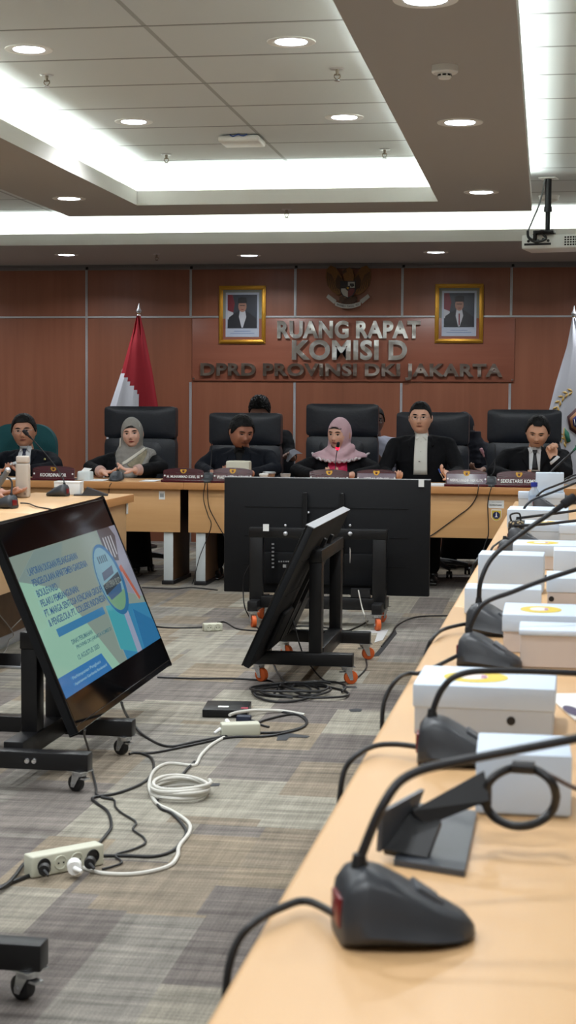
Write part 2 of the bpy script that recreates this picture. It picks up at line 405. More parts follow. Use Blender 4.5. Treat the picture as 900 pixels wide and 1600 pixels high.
t = thing('wireless_access_point', 'square white wireless box on the middle tile joint', 'wireless access point', (p.x, p.y, ZC))
MB().box(-.125, .125, -.12, .12, -.045, -.008, .014, 3).build('housing', M_WHITE, t)
MB().box(-.08, .08, -.08, .08, -.01, 0).build('mount_plate', M_ALU, t)
m = MB(); m.tube([(-.05, -.122, -.006), (-.03, -.124, -.016), (0, -.124, -.006), (.03, -.124, -.014), (.055, -.122, -.005)], .004); m.build('network_cable', mat('blue_cable', (60, 84, 150), .5), t)

# projector on its pole
pp = at(857, 278, z=ZC); pb = at(857, 372, y=pp.y)
t = thing('ceiling_projector', 'white projector hanging from a black pole right of the wide beam', 'projector', (pp.x, pp.y, pb.z), math.radians(-12))
h = ZC-pb.z
MB().box(-.06, .06, -.06, .06, h-.008, h, .003).build('ceiling_plate', M_WHITE, t)
m = MB(); m.cyl((0, 0, .05), (0, 0, h-.2), .017); m.cyl((0, 0, h-.22), (0, 0, h-.008), .023); m.cyl((0, 0, h-.235), (0, 0, h-.20), .028); m.build('pole', mat('pole_black', (38, 40, 44), .4, .3), t)
m = MB(); m.box(-.07, .05, -.05, .05, .03, .05, .004); m.box(-.09, -.07, -.06, .06, -.02, .05, .003); m.tube([(-.09, -.05, .02), (-.03, -.06, .045), (.04, -.05, .03)], .007); m.build('mount_bracket', M_BLACKM, t)
m = MB(); m.box(-.18, .28, -.02, .28, -.075, .025, .012, 3); pr = m.build('projector_body', M_WHITE, t)
m = MB()
for i in range(7):
    for j in range(4): m.box(.125+i*.019, .138+i*.019, -.0215, -.0195, -.056+j*.017, -.045+j*.017)
m.build('vent_grille', M_DARK, pr)
m = MB()
for i in range(5): m.cyl((-.13+i*.035, -.019, -.02+.01*(i % 2)), (-.13+i*.035, -.024, -.02+.01*(i % 2)), .010, n=12)
m.box(-.16, .03, -.021, -.0195, -.05, -.035); m.build('connector_panel', M_BLACK, pr)
m = MB(); m.tube([(-.02, -.02, h-.01), (-.05, -.03, h*.6), (-.10, -.04, .12), (-.13, -.05, .03), (-.10, -.035, -.01), (-.06, -.025, -.02)], .006); m.build('signal_cable', mat('grey_cable', (120, 124, 126), .5), t)
m = MB(); m.tube([(-.13, -.05, .05), (-.12, -.06, .0), (-.07, -.055, -.03), (.0, -.05, -.01), (-.03, -.04, .03)], .009); m.build('power_cable', M_BLACK, t)

# ------------------------------------------------------------------ desks
def desk(name, label, x0, x1, group=None):
    """head table unit: top, modesty panel, two slab legs; faces -Y"""
    t = thing(name, label, 'desk', ((x0+x1)/2, DY, 0), 0, group); w = (x1-x0)/2-.001
    MB().box(-w, w, .002, .65, .70, .75, .004).build('desk_top', M_BEECH, t)
    MB().box(-w, w, 0, .0025, .701, .749, .001).build('edge_band', M_BEECHEDGE, t)
    MB().box(-w+.03, w-.03, .035, .053, .385, .70, .002).build('modesty_panel', M_BEECH, t)
    for s in (-1, 1):
        a, b = sorted((s*(w-.085), s*(w-.155)))
        m = MB(); m.box(a, b, .054, .60, .03, .70, .002); l = m.build('leg', M_DKWOOD, t)
        MB().box(a, b, .050, .054, .03, .385, .001).build('leg_edge', mat('pale_grey_edge', (196, 202, 202), .4), l)
        MB().box(a-.01, b+.01, .03, .62, 0, .03, .004).build('foot', M_BLACK, l)
    m = MB(); m.box(-w+.155, w-.155, .50, .52, .40, .44); m.build('cross_bar', M_ALU, t)
    return t
DY = 11.34
xs = at(283, 755, z=.75).x
desk('meeting_desk', 'beech head desk unit at the far left, under the KOORDINATOR plate', xs-1.65, xs)
desk('meeting_desk', 'beech head desk unit mostly hidden behind the back of the large monitor', xs, xs+1.5)
desk('meeting_desk', 'beech head desk unit at right with the blue monument shield sticker', xs+1.5, xs+3.06)
# left wing desk (runs along Y)
LX = -2.56; LY1 = at(213, 772, z=.75).y
def side_desk(label, y0, y1):
    t = thing('meeting_desk', label, 'desk', (LX, (y0+y1)/2, 0)); h = (y1-y0)/2-.001
    MB().box(-.65, -.002, -h, h, .70, .75, .004).build('desk_top', M_BEECHY, t)
    MB().box(-.0025, 0, -h, h, .701, .749, .001).build('edge_band', M_BEECHEDGEY, t)
    MB().box(-.056, -.038, -h+.04, h-.04, .385, .70, .002).build('modesty_panel', M_BEECHY, t)
    MB().box(-.33, -.31, -h+.08, h-.08, .06, .70, .002).build('back_panel', M_DKWOOD, t)
    MB().box(-.335, -.305, -h+.08, h-.08, .0, .06, .002).build('kick_bar', M_ALU, t)
    for s in (-1, 1):
        a, b = sorted((s*(h-.08), s*(h-.03))); MB().box(-.60, -.31, a, b, 0, .70, .002).build('leg', M_DKWOOD, t)
    return t
side_desk('beech side desk at left, its far end meeting the head desk', LY1-1.9, LY1)
side_desk('beech side desk at left, half hidden behind the lit monitor', LY1-3.8, LY1-1.9)
p = at(197, 783, x=LX-.04); t = thing('wall_switch_plate', 'small white strip stuck under the edge of the left side desk', 'cable clip', (LX-.036, p.y, .66))
MB().box(0, .006, -.02, .02, -.035, .035, .004).build('plastic_cover', M_WHITE, t)
t['category'] = 'sticker'; t.name = 'white_strip_label'
# right wing desks, slightly skewed
RA = Vector((-.316, .2, 0)); RB = Vector((-.18, 9.7, 0)); RD = (RB-RA); RL = RD.length; RD.normalize(); RROT = math.atan2(RD.y, RD.x)-PI/2
def rt(t, off=0):   # point on the right row's inner edge at distance t, off metres to the right
    return RA + RD*t + Vector((RD.y, -RD.x, 0))*off
def right_desk(label, t0, t1):
    o = rt(t0); L = t1-t0-.001; t = thing('meeting_desk', label, 'desk', (o.x, o.y, 0), RROT)
    m = MB(); m.box(.0, .70, 0, L, .70, .75, .012, 4); m.build('desk_top', M_BEECHY, t)
    MB().box(.05, .068, .03, L-.03, .385, .70, .002).build('modesty_panel', M_BEECHY, t)
    for a in (.05, L-.10): MB().box(.08, .62, a, a+.05, 0, .70, .002).build('leg', M_DKWOOD, t)
right_desk('long beech desk in the right foreground under the blurred microphones', -1.2, 4.3)
right_desk('long beech desk at right carrying the snack boxes, farther from the camera', 4.3, RL)

# ------------------------------------------------------------------ labels and stickers on the head desk
def sticker(px, py, w, h, y, name, label):
    p = at(px, py, y=y); return thing(name, label, 'sticker', (p.x, p.y, p.z))
yp = DY+.034
t = sticker(253, 774, 0, 0, yp, 'paper_label', 'small square white label on the front of the far left head desk')
MB().box(-.023, .023, 0, .001, -.03, .03).build('paper', M_WHITE, t)
MB().box(-.014, .014, -.001, 0, -.014, .014).build('grey_square', mat('label_grey', (170, 172, 172), .6), t)
t = sticker(774.5, 788, 0, 0, yp, 'inventory_plate', 'white inventory plate on the right head desk above the shield sticker')
MB().prism([(-.058, 0, .028), (.058, 0, .028), (.058, 0, -.028), (-.045, 0, -.028), (-.058, 0, -.016)], (0, .0012, 0)).build('plate', M_WHITE, t)
text_obj('inventory_text', 'Pemprov DKI Jakarta', .012, mat('ink_grey', (92, 96, 100), .6), t, Matrix.Translation((.006, -.0006, .014)) @ FRONT, ext=.0004, width=.07, height=.006)
text_obj('inventory_number', 'INVENTARIS', .014, M_BLACK, t, Matrix.Translation((0, -.0006, -.006)) @ FRONT, ext=.0004, width=.085, height=.009, off=.0004)
t = sticker(775.5, 805, 0, 0, yp, 'shield_sticker', 'blue and yellow shield sticker with a white monument on the right head desk')
S = [(-.036, 0, .040), (.036, 0, .040), (.036, 0, -.014), (.02, 0, -.034), (0, 0, -.042), (-.02, 0, -.034), (-.036, 0, -.014)]
MB().prism(S, (0, .001, 0)).build('backing', M_WHITE, t)
sc_ = lambda k, y: [(x*k, y, z*k-.002) for x, _, z in S]
MB().prism(sc_(.9, -.0008), (0, .0008, 0)).build('yellow_border', mat('emblem_yellow', (210, 180, 60), .5), t)
m = MB(); m.prism([(.027*math.cos(a), -.0016, .027*math.sin(a)-.001) for a in [PI/8+i*PI/4 for i in range(8)]], (0, .0008, 0)); m.build('blue_field', mat('emblem_blue', (24, 30, 74), .5), t)
m = MB(); m.prism([(-.002, 0, .02), (.002, 0, .02), (.004, 0, -.006), (.012, 0, -.014), (-.012, 0, -.014), (-.004, 0, -.006)], (0, .0008, 0), Matrix.Translation((0, -.0024, 0))); m.build('monument', M_WHITE, t)

# ------------------------------------------------------------------ executive chairs
M_LEATHER = mat('black_leather', (38, 43, 52), .40, bump=.5, bs=45, var=.25)
M_TEAL = mat('teal_fabric', (26, 86, 92), .85, bump=.6, bs=250, var=.2)
def pillow(m, x0, x1, z0, z1, y0, y1, puff=.03, nx=14, nz=12, M=None, rc=.06, sx=0):
    """upholstered slab: rounded outline, bulging front"""
    cx, cz, hw, hh = (x0+x1)/2, (z0+z1)/2, (x1-x0)/2, (z1-z0)/2
    rows = []
    for side in (0, 1):
        g = []
        for j in range(nz+1):
            v = -1+2*j/nz; r = []
            for i in range(nx+1):
                u = -1+2*i/nx
                e = 1-max(abs(u)**6, abs(v)**6)
                X, Z = u*hw, v*hh
                # round the corners
                ax, az = max(0, abs(X)-(hw-rc)), max(0, abs(Z)-(hh-rc))
                if ax > 0 and az > 0:
                    L = math.hypot(ax, az); k = max(ax, az)/L
                    X = math.copysign(hw-rc+ax*k, X); Z = math.copysign(hh-rc+az*k, Z)
                y = (y0-puff*e*(1-.35*u*u)*(1-.25*v*v)) if side == 0 else (y1+.01*e)
                P = Vector((cx+X, y, cz+Z)); r.append(m.bm.verts.new(M @ P if M else P))
            g.append(r)
        rows.append(g)
    for s_, g in enumerate(rows):
        for j in range(nz):
            for i in range(nx):
                q = (g[j][i], g[j][i+1], g[j+1][i+1], g[j+1][i]); m.bm.faces.new(q if s_ == 0 else q[::-1])
    a, b = rows
    per = [(0, i) for i in range(nx)]+[(j, nx) for j in range(nz)]+[(nz, i) for i in range(nx, 0, -1)]+[(j, 0) for j in range(nz, 0, -1)]
    for k in range(len(per)):
        p, q = per[k], per[(k+1) % len(per)]
        m.bm.faces.new((a[p[0]][p[1]], b[p[0]][p[1]], b[q[0]][q[1]], a[q[0]][q[1]]))
def chair_base(t):
    m = MB(); m.cyl((0, 0, .10), (0, 0, .40), .028); m.cyl((0, 0, .07), (0, 0, .14), .045); m.build('gas_column', M_BLACK, t)
    m = MB()
    for k in range(5):
        a = k*2*PI/5+.3; m.tube([(0, 0, .11), (.16*math.cos(a), .16*math.sin(a), .10), (.30*math.cos(a), .30*math.sin(a), .075)], .022, rads=(.03, .016))
    m.build('star_base', M_BLACK, t)
    for k in range(5):
        a = k*2*PI/5+.3; x, y = .30*math.cos(a), .30*math.sin(a)
        m = MB(); m.cyl((x-.022, y, .028), (x-.006, y, .028), .028, n=16); m.cyl((x+.006, y, .028), (x+.022, y, .028), .028, n=16); m.cyl((x, y, .03), (x, y, .075), .008); m.build('caster', M_BLACK, t)
def exec_chair(px0, px1, ptop, Y, label, group, lean=0):
    a = at(px0, ptop, y=Y); b = at(px1, ptop, y=Y); hw = (b.x-a.x)/2; top = (a.z+b.z)/2
    t = thing('executive_chair', label, 'chair', ((a.x+b.x)/2, Y-.10, 0), random.uniform(-.03, .03), group)
    zs = top-.26
    m = MB(); pillow(m, -hw, hw, zs+.004, top, .06, .15, .035, rc=.03); m.build('headrest', M_LEATHER, t)
    m = MB(); pillow(m, -hw, hw, .50, zs, .06, .15, .03, rc=.03)
    for s in (-1, 1): pass
    m.build('backrest', M_LEATHER, t)
    m = MB(); pillow(m, -hw*.62, hw*.62, .54, zs-.03, .04, .06, .03, rc=.05); m.build('lumbar_cushion', M_LEATHER, t)
    m = MB(); m.box(-hw+.01, hw-.01, .13, .165, .48, top-.015, .015, 3); m.build('back_shell', M_BLACK, t)
    m = MB(); m.box(-hw+.01, hw-.01, -.42, .10, .40, .50, .04, 4); m.build('seat', M_LEATHER, t)
    for s in (-1, 1):
        m = MB(); m.box(s*hw-.03, s*hw+.03, -.34, .05, .64, .68, .016, 3); m.tube([(s*hw, -.28, .65), (s*hw, -.24, .5), (s*(hw-.04), -.16, .42)], .018); m.tube([(s*hw, -.0, .65), (s*hw, -.02, .5), (s*(hw-.04), -.10, .42)], .018); m.build('armrest', M_BLACK, t)
    chair_base(t)
    return t
CG = 'high backed black leather chairs at the head desk'
exec_chair(165, 276, 635, 12.62, 'black leather high-back chair behind the woman in the grey headscarf', CG)
exec_chair(328, 440, 645, 12.62, 'black leather high-back chair behind the man turned sideways in all black', CG)
exec_chair(480, 592, 631, 12.62, 'black leather high-back chair behind the woman in the pink headscarf', CG)
exec_chair(620, 733, 644, 12.62, 'black leather high-back chair behind the man in the open white shirt', CG)
exec_chair(762, 878, 640, 12.62, 'black leather high-back chair behind the man resting his cheek on his hand', CG)
a = at(-14, 662, y=12.5); b = at(88, 662, y=12.5)
t = thing('office_chair', 'teal fabric chair with a rounded back behind the man at far left', 'chair', ((a.x+b.x)/2, 12.45, 0))
hw = (b.x-a.x)/2
m = MB(); pillow(m, -hw, hw, .52, a.z, .03, .10, .04, 20, 18, rc=hw*.62); m.build('backrest', M_TEAL, t)
m = MB(); pillow(m, -hw+.01, hw-.01, .53, a.z-.01, .102, .13, .0, 20, 18, rc=hw*.60); m.build('back_shell', M_BLACK, t)
m = MB(); m.box(-.25, .25, -.42, .04, .42, .50, .04, 4); m.build('seat', M_TEAL, t); chair_base(t)
# plain chairs of the people sitting behind
def plain_chair(x, y, label):
    t = thing('stacking_chair', label, 'chair', (x, y, 0))
    MB().box(-.23, .23, -.44, 0, .43, .47, .015, 3).build('seat', M_LEATHER, t)
    MB().box(-.23, .23, .0, .03, .55, .86, .012, 3).build('backrest', M_LEATHER, t)
    for sx in (-1, 1):
        for y0 in (-.40, .0): MB().tube([(sx*.21, y0, 0), (sx*.21, y0, .44)], .011, smooth=0).build('leg', M_STEEL, t)
        MB().tube([(sx*.20, .02, .43), (sx*.20, .035, .85)], .011, smooth=0).build('back_post', M_STEEL, t)

# ------------------------------------------------------------------ monitors on rolling stands
M_BEZEL = mat('monitor_bezel_gloss', (10, 10, 12), .12, spec=.6)
M_BACK = mat('monitor_back', (12, 14, 18), .55, bump=.15, bs=30, spec=.3)
M_SCREENOFF = mat('screen_black_glass', (6, 6, 8), .06, spec=.6)
M_ORANGE = mat('orange_caster_wheel', (206, 92, 34), .5)
def caster(t, x, y, h, wm, a=0.0, name='caster'):
    M = Matrix.Translation((x, y, 0)) @ Matrix.Rotation(a, 4, 'Z')
    r = h*.38
    m = MB(); m.box(-.032, .032, -.032, .032, h-.004, h, M=M); m.lathe([(.0001, h-.02), (.026, h-.018), (.028, h-.004), (.0001, h-.004)], M=M, n=16)
    for s in (-1, 1): m.prism([(-.018, s*.017, h-.012), (.018, s*.017, h-.012), (-.010, s*.017, r-.012), (-.026, s*.017, r-.012)], (0, .003*s, 0), M)
    m.box(-.03, .035, -.012, .012, h-.03, h-.024, M=M); m.cyl(M @ Vector((-.018, -.022, r)), M @ Vector((-.018, .022, r)), .006, n=10)
    c = m.build(name, M_STEEL, t)
    m = MB(); m.cyl(M @ Vector((-.018, -.013, r)), M @ Vector((-.018, .013, r)), r, n=24); m.bevel(.004, 2); m.build('wheel', wm, c)
def stand(t, wheel, H=.74, bt=.06, L=.62, W=.58, ax=.0, col=M_BLACKM, off=.0, bolts=True, hc=.085, po=None, ph=None, pc=0):
    """local frame: feet along X, two posts side by side along Y at x=off, crossbars between; W between feet"""
    po = off if po is None else po; ph = W*.31 if ph is None else ph
    for s in (-1, 1):
        y = s*W/2
        f = MB().box(off-L*.48, off+L*.52, y-.03, y+.03, hc, hc+bt, .004).build('foot_bar', col, t)
        if bolts:
            m = MB()
            for dx in (0.10, .125): m.lathe([(.0001, .008), (.008, .007), (.011, .002), (.011, 0)], (off+dx, y-.03, hc+bt/2), 12, Matrix.Rotation(PI/2, 4, 'X'))
            m.build('bolt', M_CHROME, f)
        for xx, an in ((off-L*.42, .4), (off+L*.46, -.5)): caster(t, xx, y, hc, wheel, an)
        MB().box(po-.03, po+.03, pc+s*ph-.04, pc+s*ph+.04, hc+.02, H, .004).build('post', col, t)
    MB().box(po-.035, po+.035, -W/2+.03, W/2-.03, hc+.01, hc+.08, .004).build('lower_crossbar', col, t)
    MB().box(po-.032, po+.032, pc-ph-.045, pc+ph+.045, H, H+.06, .004).build('top_crossbar', col, t)

def monitor(t, c00, c10, c11, c01, thick, on):
    """c00 bottom near, c10 bottom far, c11 top far, c01 top near, all in t's local frame; the screen faces (c10-c00)x(c01-c00)"""
    c00, c10, c11, c01 = map(Vector, (c00, c10, c11, c01))
    ux = (c10-c00); W = ux.length; ux.normalize(); uy = (c01-c00); uy = (uy-ux*uy.dot(ux)); H = uy.length; uy.normalize(); uz = ux.cross(uy)
    M = Matrix(((ux.x, uy.x, uz.x, c00.x), (ux.y, uy.y, uz.y, c00.y), (ux.z, uy.z, uz.z, c00.z), (0, 0, 0, 1)))
    m = MB(); m.box(0, W, 0, H, -thick, -.003, .006, 2, M); mo = m.build('monitor_housing', M_BACK, t)
    m = MB(); b = .010
    for x0, x1, y0, y1 in ((0, W, 0, .022), (0, W, H-b, H), (0, b, .022, H-b), (W-b, W, .022, H-b)): m.box(x0, x1, y0, y1, -.004, .004, .001, 1, M)
    m.build('bezel', M_BEZEL, mo)
    m = MB(); m.box(b, W-b, .022, H-b, -.004, .0005, M=M); m.build('screen', M_SCREENOFF, mo)
    m = MB()
    for k in range(3): m.box(W*.1, W*.9, H*(.25+.25*k)-.002, H*(.25+.25*k)+.002, -thick-.003, -thick, M=M)
    m.box(W*.2, W*.8, H*.08, H*.36, -thick-.025, -thick+.001, .012, 2, M); m.build('rear_cover', M_BACK, mo)
    for x in (.42, .60): MB().box(W*x-.015, W*x+.015, H*.1, H*.88, -thick-.03, -thick-.01, .003, 1, M).build('mount_rail', M_BLACKM, mo)
    return mo, M, W, H

# left monitor, lit, facing +X and tilted back
o = Vector((-1.73, 5.467, 0))
t = thing('monitor_stand', 'lit presentation monitor tilted back on a black rolling stand at left', 'monitor', o)
stand(t, M_BLACK, H=.45, L=.60, W=.582, off=-.085, hc=.075, po=-.055, ph=.14, pc=.09)
cs = [Vector(q_) for q_ in ((-1.591, 5.320, .170), (-1.596, 6.748, .184), (-1.898, 6.740, .911), (-1.893, 5.312, .896))]
yb0, yb1 = cs[0].y, cs[1].y
mo, M, W, H = monitor(t, *[Vector(c)-o for c in cs], .026, True)
def pm(x, y, z=.0): return M @ Vector((x, y, z))
def shape(name, pts, z, col, es, parent, W=W, H=H, M=M, dz=.0006):
    """flat figure on the screen, pts in fractions of the picture"""
    key = 'screen_%d_%d_%d_%s' % (*col, es)
    mt = mat(key, (5, 5, 5), .08, emit=col, es=es)
    m = MB(); m.prism([M @ Vector((.01+(W-.02)*a, .022+(H-.032)*b, z)) for a, b in pts], (M.to_3x3() @ Vector((0, 0, dz))))
    return m.build(name, mt, parent, smooth=False)
ES = .56
SW, SH = W-.02, H-.032
lo, hi = .135, .84
pic = shape('slide', [(0, lo), (1, lo), (1, hi), (0, hi)], .001, (150, 168, 158), ES, mo)
shape('screen_mint_band', [(0, lo), (.52, lo), (.28, .62), (0, hi-.12)], .0018, (166, 214, 190), ES, pic)  # mint band and grey wedge drawn diagonally over the screen picture
shape('screen_grey_wedge', [(.0, hi-.12), (.28, .62), (.45, .835), (.2, .835)], .0018, (140, 164, 160), ES, pic)
shape('slide_photo', [(.80, .48), (1, .40), (1, hi), (.80, hi)], .0018, (158, 160, 176), ES, pic)
shape('slide_photo_dark', [(.80, .66), (.90, .64), (.96, .78), (.93, hi), (.80, hi)], .0026, (92, 88, 92), ES, pic)
for k in range(4): shape('slide_photo_pillar', [(.815+k*.028, .64+k*.012), (.825+k*.028, .64+k*.012), (.832+k*.028, .79), (.822+k*.028, .79)], .0032, (196, 198, 204), ES, pic)
shape('slide_orange_mark', [(.86, .60), (.90, .615), (.965, .40), (.945, .39), (.885, .575), (.86, .57)], .0034, (196, 110, 88), ES, pic)
shape('slide_blue_corner', [(.60, .135), (1, .135), (1, .36), (.70, .42), (.60, .42)], .0024, (66, 146, 190), ES, pic)
shape('slide_teal_panel', [(.58, .20), (.72, .14), (.74, .42), (.60, .44)], .0030, (80, 178, 190), ES, pic)
shape('slide_white_stripe', [(.72, .135), (.77, .135), (.79, .42), (.745, .42)], .0034, (168, 178, 204), ES, pic)
shape('slide_blue_triangle', [(.84, .36), (1, .25), (1, .135), (.80, .135)], .0036, (52, 126, 178), ES, pic)
shape('slide_title_bar', [(.13, .445), (.13, .405), (.57, .405), (.57, .445)], .0026, (70, 140, 190), ES, pic)
shape('slide_footer_bar', [(.0, .135), (.44, .135), (.40, .235), (.0, .235)], .0026, (64, 132, 196), ES, pic)
def ell(cx, cy, rx, ry, n=32, a0=0, a1=2*PI): return [(cx+rx*math.cos(a0+(a1-a0)*i/n), cy+ry*math.sin(a0+(a1-a0)*i/n)) for i in range(n if a1-a0 > 6.2 else n+1)]
shape('slide_logo_ring', ell(.745, .56, .125, .205), .0040, (56, 122, 170), ES, pic)
shape('slide_logo_disc', ell(.735, .565, .108, .182), .0046, (134, 180, 196), ES, pic)
shape('slide_logo_grass', ell(.735, .565, .108, .182, 20, PI*1.15, PI*1.85), .0052, (128, 176, 140), ES, pic)
shape('slide_logo_water', [(.65, .50), (.82, .53), (.80, .475), (.67, .455)], .0056, (70, 110, 150), ES, pic)
shape('slide_logo_sign', [(.645, .545), (.835, .585), (.835, .53), (.645, .49)], .0058, (60, 74, 84), ES, pic)
shape('slide_logo_building', [(.68, .61), (.80, .63), (.79, .585), (.67, .565)], .0058, (90, 108, 130), ES, pic)
for k in range(5): shape('slide_logo_column', [(.69+k*.02, .66), (.70+k*.02, .66), (.70+k*.02, .70), (.69+k*.02, .70)], .0058, (84, 110, 126), ES, pic)
def slide_text(txt, x, y, h, wd, col, es=ES):
    me = text_mesh(txt, .05, ext=.0002, width=wd*SW, height=h*SH, align='LEFT', off=.0006)
    me.transform(M @ Matrix.Translation((.01+SW*x, .022+SH*y, .0062))); me.materials.append(mat('slide_ink_%d_%d_%d' % col, (5, 5, 5), .1, emit=col, es=es))
    o_ = link(bpy.data.objects.new('slide_text', me)); o_.parent = pic
T1 = (58, 106, 150)
for txt, x, y, wd in (('LAPORAN DUGAAN PELANGGARAN', .09, .745, .43), ('PENGELOLAAN APARTEMEN GARDENIA', .09, .690, .49), ('BOULEVARD', .09, .635, .17), ('PELAKU PEMBANGUNAN:', .09, .585, .33),
        ('PT. MARGA SENTOSA KENCANA GROUP', .09, .535, .53), ('& PENGELOLA: PT. COLLIERS INDONESIA', .09, .485, .53)):
    slide_text(txt, x, y, .036, wd, T1)
for txt, x, y, wd in (('DINAS PERUMAHAN', .20, .355, .19), ('PROVINSI DKI JAKARTA KOMISI D', .22, .32, .34), ('12 AGUSTUS 2025', .20, .275, .20)): slide_text(txt, x, y, .024, wd, (88, 132, 140))
slide_text('GARDENIA BLVD', .655, .538, .036, .17, (180, 190, 178))
slide_text('Perhimpunan Penghuni', .10, .20, .020, .26, (150, 196, 220)); slide_text('Apartemen Gardenia Boulevard', .10, .17, .018, .30, (150, 196, 220))
a = bpy.data.lights.new('screen_glow', 'AREA')
bpy.data.lights.remove(a)

# middle monitor, facing -X, seen from behind and edge on
o = Vector((-1.10, 7.83, 0))
t = thing('monitor_stand', 'black monitor leaning on a rolling stand with orange wheels, seen edge on in the middle', 'monitor', o, PI)
R180 = Matrix.Rotation(PI, 3, 'Z')
stand(t, M_ORANGE, H=.575, L=.483, W=.75, off=.011, hc=.085, bolts=False, po=-.04, ph=.36)
cs = [at(540, 793, z=.778), at(482, 820, z=.778), at(378, 1040, z=.138)]
tf, tn, bn = cs; bf = Vector((bn.x, tf.y, bn.z)); tf = Vector((tn.x, tf.y, tn.z))
mo, M2, W2, H2 = monitor(t, *[R180 @ (c-o) for c in (bf, bn, tn, tf)], .035, False)
m = MB(); m.prism([M2 @ Vector(q) for q in ((0, H2, .0045), (W2, H2, .0045), (W2, H2+.002, -.036), (0, H2+.002, -.036))], M2.to_3x3() @ Vector((0, .004, 0))); m.build('top_trim', M_ALU, mo)
m = MB(); m.prism([(-.132, -.20, .58), (-.132, -.17, .60), (-.132, -.185, .52)], (-.002, 0, 0)); m.build('paper_tag', M_WHITE, t)

# rear monitor facing the head desk, its back to the camera
o = Vector(((at(355, 924, y=9.62).x+at(673, 930, y=9.62).x)/2-.035, 9.42, 0))
t = thing('monitor_stand', 'large monitor seen squarely from the back on a black stand with orange wheels', 'monitor', o, PI/2)
stand(t, M_ORANGE, H=.525, L=.44, W=.74, off=.06, hc=.095, bolts=False, po=-.0, ph=.37)
Yt = 9.66
q = [at(673, 930, y=Yt), at(355, 924, y=Yt), at(350, 747, y=Yt), at(671.5, 748, y=Yt)]
zb, zt_ = (q[0].z+q[1].z)/2, (q[2].z+q[3].z)/2; xa, xb = (q[1].x+q[2].x)/2, (q[0].x+q[3].x)/2
Rm = Matrix.Rotation(-PI/2, 3, 'Z')
mo, M3, W3, H3 = monitor(t, *[Rm @ (Vector(c)-o) for c in ((xb, Yt, zb), (xa, Yt, zb), (xa, Yt, zt_), (xb, Yt, zt_))], .05, False)
m = MB(); m.box(.0, W3, H3, H3+.004, -.05, .0, M=M3); m.build('top_trim', M_ALU, mo)
def mp(px, py, z): p = at(px, py, y=Yt-.055); return p.x, p.z
# local Y of the stand runs along world X (rot 90): local (lx, ly) -> world (-ly, lx)
def wl(x, y, z): return Vector((y-o.y, -(x-o.x), z))
def backbox(px0, py0, px1, py1, name, mt, y=9.38, d=.004):
    a = at(px0, py0, y=y); b = at(px1, py1, y=y); m = MB()
    m.prism([wl(a.x, y, a.z), wl(b.x, y, a.z), wl(b.x, y, b.z), wl(a.x, y, b.z)], wl(o.x, o.y+d, 0)); return m.build(name, mt, t)
backbox(411, 819, 420, 830, 'paper_tag', M_WHITE, 9.355); backbox(654, 749, 662.5, 761, 'barcode_tag', M_WHITE, 9.60)
m = MB()
for px in (446, 547):
    c_ = at(px, 834, y=9.375); m.ball(wl(c_.x, 9.375, c_.z), .014)
    c_ = at(px, 821, y=9.375); m.ball(wl(c_.x, 9.375, c_.z), .008)
c_ = at(482, 801, y=9.60); m.ball(wl(c_.x, 9.60, c_.z), .01)
m.build('knob', M_ALU, t)
for k in range(7): backbox(424.5, 849+k*6, 428, 851.5+k*6, 'port', M_ALU, 9.57, .01)
for k in range(5): backbox(435+k*3.6, 876.5, 437+k*3.6, 878.5, 'port', M_ALU, 9.57, .01)
backbox(442, 882, 447, 887, 'port', M_ALU, 9.57, .01)
backbox(548, 920, 578, 934, 'power_brick', M_BLACK, 9.40, .05)

# near monitor stand, only its far foot in the picture
p = at(34, 1563, z=0)
o = Vector((p.x-.27, p.y-.29, 0))
t = thing('monitor_stand', 'black stand foot and caster entering at the bottom left corner', 'monitor', o)
stand(t, M_BLACK, H=.60, L=.62, W=.582, off=.0, hc=.075, po=-.12, ph=.15)
monitor(t, (-.06, -.60, .27), (-.06, .60, .27), (-.075, .60, .93), (-.075, -.60, .93), .03, False)

# ------------------------------------------------------------------ people
def remesh(m, vox, smooth=3, name='m'):
    me = m.mesh('tmp', smooth=False); o = link(bpy.data.objects.new('tmp', me))
    r = o.modifiers.new('r', 'REMESH'); r.mode = 'VOXEL'; r.voxel_size = vox; r.use_smooth_shade = True
    if smooth: s_ = o.modifiers.new('s', 'SMOOTH'); s_.iterations = smooth; s_.factor = .5
    dg = bpy.context.evaluated_depsgraph_get(); dg.update()
    out = bpy.data.meshes.new_from_object(o.evaluated_get(dg)); bpy.data.objects.remove(o); bpy.data.meshes.remove(me); out.name = name
    return out
def mobj(name, me, mt, parent, label=None):
    me.materials.clear(); me.materials.append(mt)
    for p in me.polygons: p.use_smooth = True
    o = link(bpy.data.objects.new(name, me)); o.parent = parent
    if label: o['label'] = label
    return o
def bvh_of(*mes):
    V = []; F = []
    for me in mes:
        k = len(V); V += [v.co.copy() for v in me.vertices]; F += [[i+k for i in p.vertices] for p in me.polygons]
    return BVHTree.FromPolygons(V, F)
def cap(m, a, b, ra, rb, n=2):
    a = Vector(a); b = Vector(b)
    m.ball(a, ra, n); m.ball(b, rb, n)
    if (b-a).length > 1e-4: m.cyl(a, b, ra, rb, 16)
def chain(m, pts, rads):
    for i in range(len(pts)-1): cap(m, pts[i], pts[i+1], rads[i], rads[i+1])
def ering(z, cx, cy, rx, ry, n=32, p=2.4):
    out = []
    for i in range(n):
        a = 2*PI*i/n; c, s = math.cos(a), math.sin(a)
        out.append(Vector((cx+rx*math.copysign(abs(c)**(2/p), c), cy+ry*math.copysign(abs(s)**(2/p), s), z)))
    return out
def g2(x, z, cx, cz, sx, sz): return math.exp(-((x-cx)/sx)**2-((z-cz)/sz)**2)
